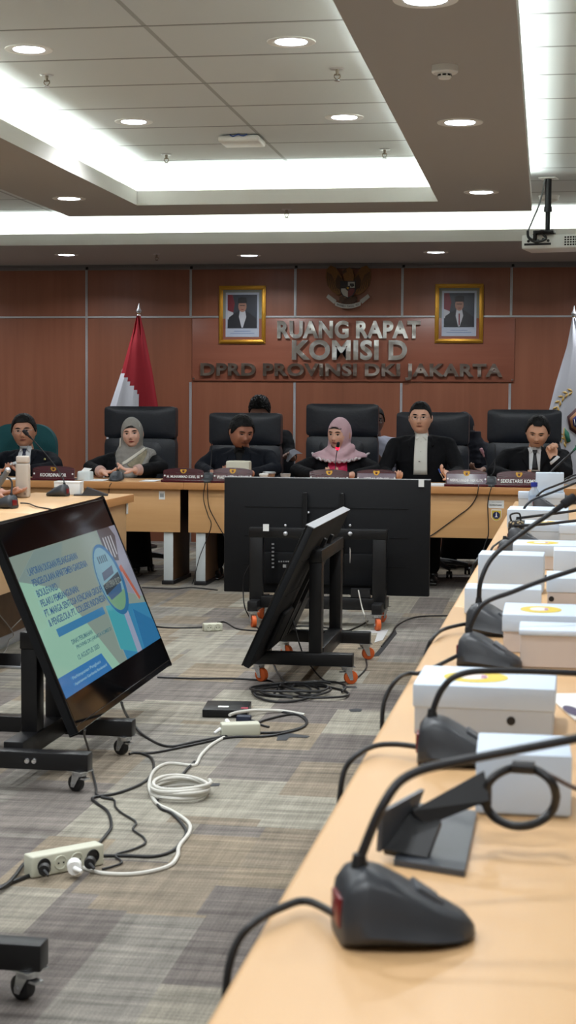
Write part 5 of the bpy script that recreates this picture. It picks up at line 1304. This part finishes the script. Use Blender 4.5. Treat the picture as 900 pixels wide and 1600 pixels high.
t = thing('telephone_handset', 'grey handset rising at the left edge over the side desk', 'device', (b_.x, b_.y+.05, DZ)); loc = t.location; Q = [at(*q_, y=b_.y+.05)-Vector(loc) for q_ in ((-12, 780), (-4, 762), (6, 745), (12, 735))]
MB().tube(Q, .016, 12, 4).build('handle', mat('grey_handset', (92, 94, 96), .4), t); MB().ball(Q[-1], .017, 2).build('tip', M_ALU, t); MB().box(Q[0].x-.05, Q[0].x+.03, -.03, .03, 0, .04, .01, 2).build('foot_block', M_MIC, t)
def cable(label, pts, r=.004, mt=None, n=8, name='cable', k=6, group=None):
    m = MB(); m.tube(pts, r, n, k); o_ = m.build(name, mt or M_BLACK, None); return tag(o_, label, 'cable', group)
cable('black lead from the left desk microphone hanging over the edge behind the lit monitor', [at(32, 786, z=DZ+.012), at(45, 787, z=DZ+.008), at(58, 792, z=DZ+.008), Vector((LX+.006, at(66, 797, z=.75).y, .74)), Vector((LX+.008, at(68, 800, z=.75).y, .66))], .004)
cable('pale wire running down the left side desk panel to the floor box', [Vector((LX-.30, 7.62, .45)), at(15, 983, x=LX-.30)+Vector((.008, 0, 0)), at(14, 1000, x=LX-.28), at(10, 1014, z=.006), at(2, 1024, z=.006)], .003, mat('pale_wire', (150, 146, 140), .5))

# ------------------------------------------------------------------ the right row: microphones, boxes and the rest
M_BOXW = mat('white_card', (198, 211, 226), .6, bump=.25, bs=20); M_BOXI = mat('grey_card', (190, 196, 202), .75); M_BOXB = mat('beige_card', (196, 184, 176), .75)
M_LAB = mat('yellow_label', (208, 184, 60), .55); M_LABW = mat('label_white', (226, 214, 206), .55); M_LABP = mat('label_purple', (170, 120, 150), .55)
def snack_box(label, px, py, w_, d_, h_, rz=0, lidh=.46, lab=True, hole=None, z=DZ, name='snack_box', grp=None, lidopen=False):
    """px, py: where the bottom front left corner meets the desk"""
    c_ = at(px, py, z=z); t = thing(name, label, 'box', (c_.x, c_.y, z), rz, grp)
    MB().box(0, w_, 0, d_, 0, h_*.97, .0015, 1).build('box_body', M_BOXB if 'beige' in label or 'vent hole' in label else M_BOXI, t)
    l = MB().box(-.003, w_+.003, -.003, d_+.003, h_*(1-lidh), h_, .003, 2).build('lid', M_BOXW, t)
    if lab:
        m = MB(); m.lathe([(.0001, 0), (1, 0), (1, .0008), (.0001, .0008)], n=36)
        for v in m.bm.verts: v.co = Vector((w_*.42+v.co.x*w_*.24, d_*.45+v.co.y*d_*.28, h_+v.co.z))
        lb = m.build('label', M_LAB, l)
        m = MB(); m.lathe([(.0001, 0), (1, 0), (1, .0006), (.0001, .0006)], n=24)
        for v in m.bm.verts: v.co = Vector((w_*.40+v.co.x*w_*.11, d_*.45+v.co.y*d_*.15, h_+.0009+v.co.z))
        m.build('label_figure', M_LABW, lb)
        m = MB(); m.box(w_*.46, w_*.50, d_*.38, d_*.52, h_+.0015, h_+.002); m.build('label_stripe', M_LABP, lb)
    if hole is not None:
        m = MB(); m.cyl((w_*hole, -.0012, h_*(1-lidh)*.62), (w_*hole, .002, h_*(1-lidh)*.62), .0075, n=16); m.build('vent_hole', M_BLACK, t)
    return t
# nearest pair
snack_box('large white snack box with a yellow round label, nearest the camera', 647, 1146, .235, .20, .086, rz=-.02, hole=.70)
t = snack_box('small white carton in front of the nearest snack box', 746, 1272, .124, .135, .086, rz=.02, lab=False, lidh=.97)
b_ = at(880, 1110, z=DZ); t = thing('printed_card', 'white printed card at the right edge beside the nearest snack box', 'paper', (b_.x, b_.y, DZ), .2)
MB().box(0, .14, -.10, .16, 0, .003).build('card', M_WHITE, t); m = MB(); m.prism([(.012+.014*math.cos(q_*PI/8), -.02+.05*math.sin(q_*PI/8), .0032) for q_ in range(16)], (0, 0, .0006)); m.build('printed_figure', mat('print_dark', (60, 50, 80), .6), t)
# second group
snack_box('snack box with a yellow label behind the plain beige one', 786, 1019, .20, .22, .088, lab=True)
snack_box('plain beige-fronted snack box standing before the labelled one', 812, 1042, .20, .13, .082, lab=False, lidh=.16)
snack_box('low white box jutting out past the inner desk edge', 727, 960, .20, .12, .072, lab=False, lidh=.95)
snack_box('tall plain white box behind the low jutting box', 748, 925, .19, .14, .115, rz=-.03, lab=False, lidh=.97)
snack_box('snack box with a dark vent hole at the right edge', 855, 952, .22, .20, .088, lab=False, hole=.05)
snack_box('white box at the right edge behind the one with the vent hole', 866, 908, .2, .14, .10, lab=False, lidh=.97)
snack_box('snack box with a yellow label and vent hole, farther along the row', 802, 889, .235, .22, .085, hole=.14)
snack_box('snack box with a slim yellow label, left of two in the same row', 820, 845, .20, .2, .075, lab=True)
snack_box('plain snack box at the right edge beside the slim labelled one', 874, 850, .2, .2, .078, lab=False)
snack_box('wide white snack box with its corner over the shield sticker', 793, 827, .27, .26, .092, rz=-.03, lab=False, lidh=.9)
snack_box('far low white box under the upright carton', 836, 789, .165, .16, .07, lab=False)
lo_ = at(836, 789, z=DZ); t = snack_box('upright white carton standing on the far low box', 838, 776, .155, .10, .115, lab=False, lidh=.97, z=DZ+.071); t.location = (lo_.x+.004, lo_.y+.03, DZ+.0702)
snack_box('small white box left of the blue capped bottle', 810, 792, .07, .10, .085, lab=False)
b_ = at(834, 793, z=DZ); t = thing('water_bottle', 'clear water bottle with a blue cap among the far boxes', 'bottle', (b_.x, b_.y, DZ))
MB().lathe([(.0001, 0), (.026, 0), (.030, .01), (.030, .07), (.028, .09), (.016, .108), (.014, .122)]).build('bottle_body', mat('bottle_plastic', (190, 206, 220), .15, alpha=.55), t)
MB().lathe([(.0301, .03), (.0306, .03), (.0306, .07), (.0301, .07)]).build('bottle_label', mat('bottle_label', (150, 170, 196), .5), t)
MB().lathe([(.0001, .118), (.019, .118), (.019, .142), (.0001, .142)]).build('cap', mat('blue_cap', (32, 52, 150), .4), t)
b_ = at(872, 788, z=DZ); t = thing('clear_tub', 'stacked white cups at the far right edge', 'cup', (b_.x+.16, b_.y+.1, DZ)); t.name = 'cup_stack'
MB().lathe([(.0001, 0), (.03, 0), (.038, .09), (.0001, .09)]).build('lower_cup', M_WHITE, t); MB().lathe([(.0001, .09), (.037, .09), (.041, .12), (.038, .118), (.0001, .1)]).build('upper_cup', M_WHITE, t)
b_ = at(806, 845, z=DZ); t = thing('patterned_pouch', 'small black and gold patterned pouch beside a far microphone', 'pouch', (b_.x, b_.y, DZ), .2)
s_ = NT('pouch_pattern'); g_, X_ = s_.pos(); vo_ = s_.n('ShaderNodeTexVoronoi'); vo_.inputs['Scale'].default_value = 70; s_.l(g_.outputs['Position'], vo_.inputs['Vector'])
s_.l(s_.ramp(vo_.outputs['Distance'], [(.25, rgb(170, 150, 110)), (.4, rgb(20, 18, 22))]), s_.b.inputs['Base Color'])
MB().box(-.032, .032, -.025, .025, 0, .085, .014, 3).build('pouch_body', s_.m, t); MB().tube([(-.02, 0, .082), (-.024, 0, .11), (.012, 0, .115), (.02, 0, .082)], .004).build('strap', M_BLACK, t)
b_ = at(832, 907, z=DZ); t = thing('black_puck', 'small black charger lying among the white boxes', 'charger', (b_.x+.03, b_.y, DZ)); t.name = 'black_charger'
MB().box(-.028, .028, -.02, .02, 0, .018, .006, 2).build('charger_body', M_BLACK, t); MB().box(-.01, .01, -.024, -.019, .004, .012).build('plug', M_ALU, t)

def rmic(label, pxb, pyb, rz, neck, k=1.0, cab=None, r=.0045, foam=False, foamc=None, cabl=None):
    """neck: (px, py, dy) gooseneck points, dy metres beyond the base"""
    b_ = at(pxb, pyb, z=DZ); t = mic(label, b_.x, b_.y, rz, [at(px, py, y=b_.y+dy) for px, py, dy in neck], k=k, r=r, foam=foam, foamc=foamc)
    if cab:
        s_ = Vector((b_.x, b_.y, DZ))+Matrix.Rotation(rz, 3, 'Z') @ Vector((-.048*k, 0, .022*k)); pts = [s_]
        for px, py, z_ in cab:
            q_ = at(px, py, z=z_) if z_ > .6 else None
            if q_ is None: q_ = at(px, py, y=pts[-1].y-.01)
            pts.append(q_)
        cable(cabl, pts, .0045, M_BLACK, 10)
    return t
rmic('large blurred microphone in the foreground, nearest the camera', 604, 1463, .30, [(584, 1300, .0), (600, 1255, .0), (642, 1210, .02), (735, 1186, .04), (905, 1153, .06), (1100, 1110, .1)], 1.07,
    cab=[(480, 1408, .765), (440, 1418, .765), (400, 1440, .752+.01), (372, 1470, 0), (356, 1520, 0), (350, 1600, 0)], r=.0052, cabl='thick black lead drooping over the desk edge from the nearest microphone')
rmic('blurred microphone touching the nearest snack box', 702, 1190, .05, [(683, 1105, .0), (690, 1078, .0), (716, 1055, .0), (770, 1048, .02), (905, 1052, .04), (1000, 1060, .05)], 1.0,
    cab=[(620, 1163, .77), (588, 1165, .765), (560, 1178, .762), (540, 1200, 0), (532, 1235, 0), (528, 1290, 0)], r=.0052, cabl='black lead over the desk edge from the second microphone')
rmic('microphone before the beige-fronted snack box', 752, 1040, -.08, [(722, 1005, 0), (731, 970, 0), (755, 944, 0), (800, 925, .02), (850, 906, .04), (905, 888, .06), (960, 868, .08)], 1.0,
    cab=[(662, 1050, .77), (640, 1052, .765), (622, 1060, .762), (606, 1082, 0), (598, 1110, 0), (597, 1160, 0)], r=.0055, cabl='black lead over the desk edge from the third microphone')
rmic('microphone with a long slanting stem and black foam head', 765, 990, -.3, [(748, 945, 0), (752, 905, 0), (772, 868, .02), (820, 830, .05), (868, 797, .08)], 1.05,
    cab=[(712, 978, .77), (692, 984, .765), (678, 995, .762), (668, 1012, 0), (662, 1035, 0)], r=.006, foam=True, cabl='black lead over the desk edge beside the jutting white box')
rmic('microphone before the labelled snack box with the vent hole', 800, 873, -.1, [(784, 862, 0), (790, 850, 0), (806, 842, .0), (830, 834, .0), (905, 855, .02)][:0]+[(793, 862, 0), (808, 857, 0), (840, 857, .02), (905, 852, .04), (960, 848, .06)], 1.0,
    cab=[(768, 862, .77), (756, 866, .765), (746, 874, .762), (739, 888, 0), (736, 915, 0)], r=.006, cabl='black lead over the desk edge near the vent hole snack box')
rmic('microphone beside the patterned pouch', 812, 850, -.1, [(797, 838, 0), (806, 828, 0), (822, 821, .02), (860, 818, .04), (905, 813, .06), (950, 808, .08)], .95,
    cab=[(784, 845, .77), (776, 850, .765), (768, 858, .762), (763, 880, 0)], r=.006, cabl='thin black lead over the edge beside the patterned pouch')
rmic('microphone whose stem starts behind the patterned pouch', 818, 836, -.1, [(800, 820, 0), (808, 812, 0), (830, 807, .02), (870, 802, .04), (905, 797, .06)], .95, r=.006)
rmic('microphone standing on the wide white snack box side', 826, 826, -.1, [(817, 806, 0), (821, 791, 0), (835, 780, .02), (866, 768, .05), (905, 752, .08)], .95, r=.006)
rmic('microphone right of the blue capped bottle', 846, 795, -.1, [(843, 777, 0), (850, 766, 0), (870, 758, .02), (905, 744, .04)], .9, r=.006)
rmic('far microphone with a stem rising to the right over the upright carton', 838, 789, -.1, [(845, 760, .1), (860, 738, .15), (888, 712, .2), (897, 703, .22)], .9, r=.006, foam=True, foamc=mat('green_foam', (24, 92, 66), .9))
rmic('dark microphone base at the right edge behind the boxes', 880, 787, -.1, [(878, 765, 0), (880, 752, 0), (890, 745, .02), (905, 741, .04)], .9, r=.005)
# folding stand with its cable ring in the foreground
b_ = at(682, 1368, z=DZ); t = thing('folded_device_stand', 'black folded stand with a flat plate and tied cable ring behind the nearest microphone', 'device stand', (b_.x, b_.y, DZ), -.10)
M_PL = mat('dark_slate_plate', (62, 66, 72), .35); M_PLD = mat('black_plate', (16, 17, 20), .5)
g = lambda px, py, y_: at(px, py, y=y_)
def quad(name, P, th, mt):
    P = [Matrix.Rotation(.10, 3, 'Z') @ (Vector(p_)-Vector(t.location)) for p_ in P]; n_ = (P[1]-P[0]).cross(P[3]-P[0]).normalized(); return MB().prism(P, n_*th).bevel(.0015).build(name, mt, t)
yb = b_.y
quad('base_plate', [at(615, 1352, z=DZ), at(726, 1370, z=DZ), at(745, 1275, z=DZ), at(655, 1262, z=DZ)], .007, M_PL)
quad('tilted_plate', [at(588, 1330, y=yb+.05), at(640, 1280, y=yb+.13), at(657, 1232, y=yb+.13), at(592, 1268, y=yb+.05)], .006, M_PL)
quad('rear_plate', [at(640, 1268, y=yb+.10), at(662, 1292, y=yb+.10), at(760, 1252, y=yb+.13), at(752, 1206, y=yb+.15)], .012, M_PLD)
quad('hinge_block', [at(600, 1335, y=yb+.06), at(668, 1348, y=yb+.05), at(690, 1290, y=yb+.10), at(640, 1262, y=yb+.12)], .010, M_PLD)
m = MB(); RY = yb+.14; ring = [Matrix.Rotation(.10, 3, 'Z') @ (at(813+56*math.cos(q_), 1245+46*math.sin(q_), y=RY+.01*math.sin(3*q_))-Vector(t.location)) for q_ in [2*PI*k/18 for k in range(19)]]
m.tube(ring, .0058, 10, 4); cr = m.build('cable_ring', M_BLACK, t)
m = MB(); c2 = Matrix.Rotation(.10, 3, 'Z') @ (at(818, 1199, y=RY)-Vector(t.location)); m.cyl(c2-Vector((.014, 0, 0)), c2+Vector((.014, 0, 0)), .0085, n=12); m.build('cable_tie', M_BLACK, cr); m = MB(); c2 = Matrix.Rotation(.10, 3, 'Z') @ (at(758, 1240, y=RY)-Vector(t.location)); m.cyl(c2-Vector((0, 0, .014)), c2+Vector((0, 0, .014)), .0085, n=12); m.build('cable_tie', M_BLACK, cr)
m = MB(); m.tube([Matrix.Rotation(.10, 3, 'Z') @ (at(*q_, y=RY)-Vector(t.location)) for q_ in ((830, 1201), (862, 1213), (900, 1232), (940, 1240))], .003); m.build('thin_lead', mat('brown_lead', (90, 74, 66), .5), t)

# ------------------------------------------------------------------ on the floor
FZ = .005
def fl(pts, z=FZ): return [at(px, py, z=z) for px, py in pts]
M_WCAB = mat('white_cable', (206, 204, 196), .45); M_IVORY = mat('ivory_plastic', (196, 196, 178), .45)
def strip(label, A, B, n, d=.05, h=.045, plugs=()):
    """socket strip standing between floor points A and B, sockets facing the camera"""
    A, B = Vector(A), Vector(B); u = (B-A); L = u.length; t = thing('socket_strip', label, 'power strip', (A.x, A.y, 0), math.atan2(u.y, u.x))
    tilt = Matrix.Rotation(math.radians(-38), 4, 'X')
    body = MB().box(0, L, 0, d, .001, h, .006, 3).build('strip_body', M_IVORY, t)
    for k in range(n):
        x = L*(k+.5)/n*.9+L*.05
        m = MB(); m.lathe([(.0001, 0), (.016, 0), (.017, .003), (.020, .003), (.021, .0005)], (0, 0, 0), 20, Matrix.Translation((x, -.0002, h*.52)) @ Matrix.Rotation(PI/2, 4, 'X')); so = m.build('socket', M_IVORY if k not in plugs else M_BLACK, body)
        m = MB()
        for s in (-1, 1): m.cyl((x+s*.008, -.0035, h*.52), (x+s*.008, -.0045, h*.52), .0026, n=8)
        m.build('pin_hole', M_DARK, so)
    return t
A = at(50, 1374, z=0); B = at(163, 1352, z=0)
strip('ivory four-socket strip on the carpet at lower left', A, B, 4, .05, .062, (0, 3))
q = at(122, 1351, z=.033); t = thing('white_plug', 'white plug pushed into the ivory four-socket strip', 'plug', (q.x, q.y-.035, .012), .3)
MB().cyl((0, .0, .02), (0, .035, .02), .019, .021, 20).build('plug_body', M_WHITE, t); MB().cyl((0, -.0, .02), (.02, -.018, .016), .008, .005, 12).build('strain_relief', M_WHITE, t)
for px, lb in ((72, 'black plug in the left end of the ivory four-socket strip'), (143, 'black plug in the right end of the ivory four-socket strip')):
    q = at(px, 1357-(px-72)*.15, z=.033); t = thing('black_plug', lb, 'plug', (q.x, q.y-.020, .012), .2)
    MB().cyl((0, .0, .02), (0, .022, .02), .015, .017, 20).build('plug_body', M_BLACK, t); MB().cyl((0, 0, .02), (.014, -.012, .010), .007, .004, 12).build('strain_relief', M_BLACK, t)
cable('black lead curving from the left plug of the ivory strip to the left edge', fl([(72, 1356), (60, 1344), (40, 1348), (24, 1368), (8, 1384), (-20, 1398)], .012), .0055)
cable('thick black lead leaving the ivory strip towards the left edge', fl([(52, 1366), (30, 1374), (10, 1382), (-20, 1396)], .006), .006)
cable('white extension cord running from the ivory strip past its coil to the adapter', fl([(124, 1352), (135, 1358), (165, 1365), (215, 1365), (262, 1354), (277, 1338), (280, 1322), (296, 1300), (294, 1285), (270, 1268), (246, 1256), (236, 1240), (233, 1225), (240, 1205), (262, 1193), (300, 1196), (308, 1192), (314, 1180), (330, 1164), (350, 1152)]), .0062, M_WCAB)
co = [];  cc = at(284, 1243, z=0)
for k in range(5*12+1):
    a = 2*PI*k/12+.5; rr_ = 1-.05*math.sin(k*.7); co.append(Vector((cc.x+.095*rr_*math.cos(a)+.006*math.sin(k), cc.y+.105*rr_*math.sin(a)+.008*math.sin(k*.5), .008+.008*(k/12)+.004*math.sin(k))))
cable('white extension cord coil lying on the carpet in the middle left', co, .0062, M_WCAB, 8, 'cable_coil', 3)
cable('black lead sweeping from the ivory strip round behind the white cord', fl([(162, 1337), (200, 1337), (240, 1338), (268, 1330), (286, 1312), (290, 1296), (270, 1272), (250, 1262), (248, 1245), (280, 1215), (296, 1198), (304, 1190)]), .005)
cable('black lead looping from the strip up to the lit monitor stand', fl([(150, 1322), (165, 1306), (174, 1290), (168, 1268), (150, 1254), (146, 1246), (180, 1240), (214, 1228), (232, 1216), (240, 1202), (236, 1184), (215, 1176), (202, 1178)]), .005)
cable('thin black lead with a plug wandering across the carpet', fl([(160, 1358), (190, 1348), (180, 1336), (205, 1328), (226, 1318), (224, 1308), (208, 1296), (212, 1284), (190, 1270), (180, 1260), (178, 1250), (158, 1246)]), .0035)
cable('black lead dropping from the lit monitor to the carpet', [at(133, 1140, z=.24), at(132, 1150, z=.17), at(138, 1170, z=.08), at(142, 1195, z=.02), at(150, 1230, z=.005), at(152, 1242, z=.005), at(176, 1248, z=.005)], .004)
cable('black lead arching below the far corner of the lit monitor', [at(190, 1098, z=.24), at(195, 1112, z=.12), at(205, 1128, z=.03), at(226, 1150, z=.005), at(262, 1166, z=.005), at(310, 1158, z=.005), at(380, 1146, z=.005), at(440, 1144, z=.005), at(476, 1134, z=.005), at(474, 1120, z=.005), at(440, 1112, z=.005)], .0055)
cable('second black lead running alongside from the caster to the cable heap', fl([(206, 1176), (240, 1176), (300, 1164), (360, 1152), (420, 1150), (470, 1138), (478, 1126), (460, 1116), (425, 1122), (404, 1130), (420, 1136)]), .005)
cable('straight black lead crossing the carpet behind the lit monitor', fl([(246, 1058), (300, 1060), (360, 1060), (400, 1062), (424, 1064), (434, 1074), (428, 1084)]), .0045)
cable('black lead lying across the carpet nearer the head desk', fl([(236, 978), (270, 981), (320, 980)]), .0045)
cable('black lead from the small white strip to the rear monitor', fl([(340, 973), (352, 972), (370, 982), (395, 985), (430, 986), (470, 978), (520, 982), (545, 985), (575, 970)]), .0045)
cable('black lead from the rear monitor stand towards the right desk', fl([(596, 1010), (612, 990), (622, 976), (650, 964), (700, 962), (740, 962)]), .0045)
cable('black lead along the middle stand down to the heap', [at(424, 1005, y=7.5), at(424, 1020, z=.06), at(430, 1045, z=.008), at(448, 1068, z=.006), at(460, 1080, z=.006)], .0045)
cable('black lead hanging between the posts of the middle stand', [at(455, 960, y=7.8), at(462, 985, y=7.75), at(474, 1022, y=7.7), at(500, 1058, z=.006), at(520, 1066, z=.006), at(552, 1062, z=.006), at(572, 1044, z=.006), at(572, 1030, z=.006)], .004)
cable('black lead looping beside the left leg of the rear monitor', [at(392, 880, y=9.5), at(382, 900, y=9.5), at(380, 925, y=9.5), at(383, 950, y=9.45), at(395, 972, z=.006), at(408, 984, z=.006), at(440, 990, z=.006)], .004)
cable('short white lead below the power brick of the rear monitor', [at(560, 922, y=9.36), at(562, 932, y=9.35), at(566, 950, y=9.35), at(570, 962, y=9.3), at(574, 976, z=.006)], .004, M_WCAB)
cp = []; cc = at(474, 1086, z=0)
for j, (ax, ay, n_, ph) in enumerate(((.17, .20, 15, 0), (.12, .14, 12, 1.3), (.15, .10, 9, 2.2))):
    cp = []
    for k in range(n_*2+1):
        a = 2*PI*k/11+ph; w_ = 1+.22*math.sin(k*.53+j); cp.append(Vector((cc.x+(ax*w_*math.cos(a))+.07*math.sin(k*.21+j), cc.y+ay*w_*math.sin(a)+.05*math.cos(k*.17), .006+.010*j+.012*(.5+.5*math.sin(k*.9)))))
    cable(('loose heap of black cable under the middle stand, widest loops', 'loose heap of black cable under the middle stand, inner loops', 'loose heap of black cable under the middle stand, top loops')[j], cp, .0055, None, 7, 'cable_coil', 4)
A = at(319, 987, z=0); B = at(348, 986, z=0)
strip('small white socket strip on the carpet left of the rear monitor', A, B, 2, .05, .045)
q = at(375, 1149, z=0); t = thing('power_adapter', 'ivory power adapter block on the carpet before the cable heap', 'adapter', (q.x, q.y, 0), .35)
MB().box(-.078, .078, -.03, .03, .001, .052, .007, 3).build('adapter_body', M_IVORY, t); MB().cyl((-.04, .03, .035), (-.045, .06, .05), .012, .009, 14).build('inlet_plug', M_WHITE, t); MB().cyl((-.078, -.005, .03), (-.105, -.015, .015), .008, .006, 12).build('cable_end', M_WHITE, t)
cable('white lead from the adapter plug to the right of the black box', [at(359, 1117, z=.05), at(372, 1113, z=.04), at(400, 1110, z=.02), at(440, 1111, z=.008), at(476, 1117, z=.006)], .007, M_WCAB)
q0, q1 = at(316, 1121, z=0), at(384, 1123, z=0); t = thing('set_top_box', 'flat black equipment box on the carpet behind the ivory adapter', 'equipment box', (q0.x, q0.y, 0), .10)
bx = MB().box(0, .19, 0, .21, .001, .034, .003).build('casing', M_BLACKM, t)
MB().box(.06, .105, .055, .085, .0341, .0348).build('white_label', M_WHITE, bx); m = MB(); m.box(.16, .19, .03, .06, .0341, .0352); m.build('red_blue_label', mat('red_label', (150, 40, 60), .5), bx); MB().box(.02, .17, -.0008, .0, .010, .022).build('front_slot', M_DARK, bx)
q = at(325, 1135, z=0); t = thing('network_switch', 'dark blue wall charger next to the adapter plug', 'charger', (at(332, 1135, z=0).x+.12, q.y+.06, 0)); t.name = 'wall_charger'
MB().box(-.03, .03, -.02, .02, .001, .04, .006, 2).build('charger_body', mat('navy_plastic', (30, 36, 56), .4), t); MB().cyl((.03, 0, .02), (.045, 0, .015), .006, n=10).build('lead_stub', M_BLACK, t)
def tape(label, pts, col=(40, 42, 46)):
    m = MB(); m.prism([at(px, py, z=.001) for px, py in pts], (0, 0, .001)); o_ = m.build('floor_tape', mat('tape_%d' % col[0], col, .6), None); tag(o_, label, 'tape')
tape('dark tape piece on the carpet right of the ivory adapter', [(408, 1149), (436, 1146), (440, 1142), (452, 1146), (484, 1150), (480, 1153), (452, 1152), (448, 1157), (432, 1157), (434, 1151)])
tape('small dark tape scrap left of the desk edge', [(545, 1109), (556, 1107), (566, 1108), (564, 1112), (548, 1112)])
tape('dark tape strip beside the near right caster of the middle stand', [(535, 1072), (556, 1072), (558, 1075), (536, 1075)])
tape('tiny black scrap on the carpet right of the white coil', [(318, 1227), (330, 1224), (344, 1224), (342, 1228), (322, 1229)])
tape('long dark strap between the rear stand and the middle stand', [(582, 1026), (586, 1022), (618, 984), (620, 990), (592, 1025)], (26, 26, 28))
tape('pale paper sheet on the carpet behind the middle stand', [(520, 987), (607, 984), (598, 1000), (585, 1004), (590, 989), (525, 990)], (176, 176, 176))
# floor box with its open lid near the left desk
b_ = at(15, 1044, z=0); t = thing('floor_box', 'small black floor box with a raised flap near the left side desk', 'floor box', (b_.x, b_.y, 0), -.05)
MB().box(-.07, .055, 0, .012, .0, .075, .003, M=Matrix.Rotation(-.35, 4, 'X')).build('flap', M_BLACKM, t); MB().box(-.07, .07, -.01, .12, 0, .012, .003).build('frame', M_ALU, t); m = MB(); m.prism([(.056, 0, .006), (.056, .07, .006), (.056, .025, .07)], (.003, 0, 0)); m.build('side_bracket', M_ALU, t)
cable('black lead from the floor box behind the stand post', fl([(30, 1022), (38, 1028), (44, 1040), (50, 1052)], .02), .004)
cable('pale wire at the far left desk leg', [at(34, 966, y=8.2), at(20, 980, y=8.1), at(16, 984, y=8.1)], .003, mat('pale_wire', (150, 146, 140), .5))
# cables down the front of the head desk
def df(px, py, dy=.028): return at(px, py, y=DY+dy)
cable('thin black lead slanting down the right head desk panel to the left', [at(752, 752, z=DZ+.01), df(748, 758, -.006), df(745, 775, .02), df(734, 792), df(716, 806), df(700, 818), df(678, 834), df(664, 842)], .0035)
cable('thin black lead hanging straight down the right head desk panel', [at(767, 752, z=DZ+.01), df(768, 759, -.006), df(764, 775, .02), df(762, 790), df(763, 815), df(763, 835), df(758, 850, .02), df(752, 870, .0)], .0035)
cable('thin dark lead dropping beside the second nameplate and desk leg', [at(321, 752, z=DZ+.01), df(320, 757, -.006), df(318, 780, .02), df(325, 805), df(330, 818), df(326, 835, .03), df(312, 870, .03), df(303, 905, .03), at(300, 912, z=.006)], .003)
cable('thin dark lead crossing to the hidden side of the large monitor', [at(324, 752, z=DZ+.01), df(324, 758, -.006), df(326, 790, .02), df(336, 812), df(345, 828), df(352, 842, .03), df(356, 862, .03)], .003)
cable('pair of short dark leads falling from the grey scarf woman\'s microphone', [at(174, 755, z=DZ+.01), df(171, 760, -.006), df(170, 770, -.004)], .003)
cable('black lead along the carpet under the head desk legs', fl([(222, 918), (270, 920), (300, 918), (340, 922)]), .004)
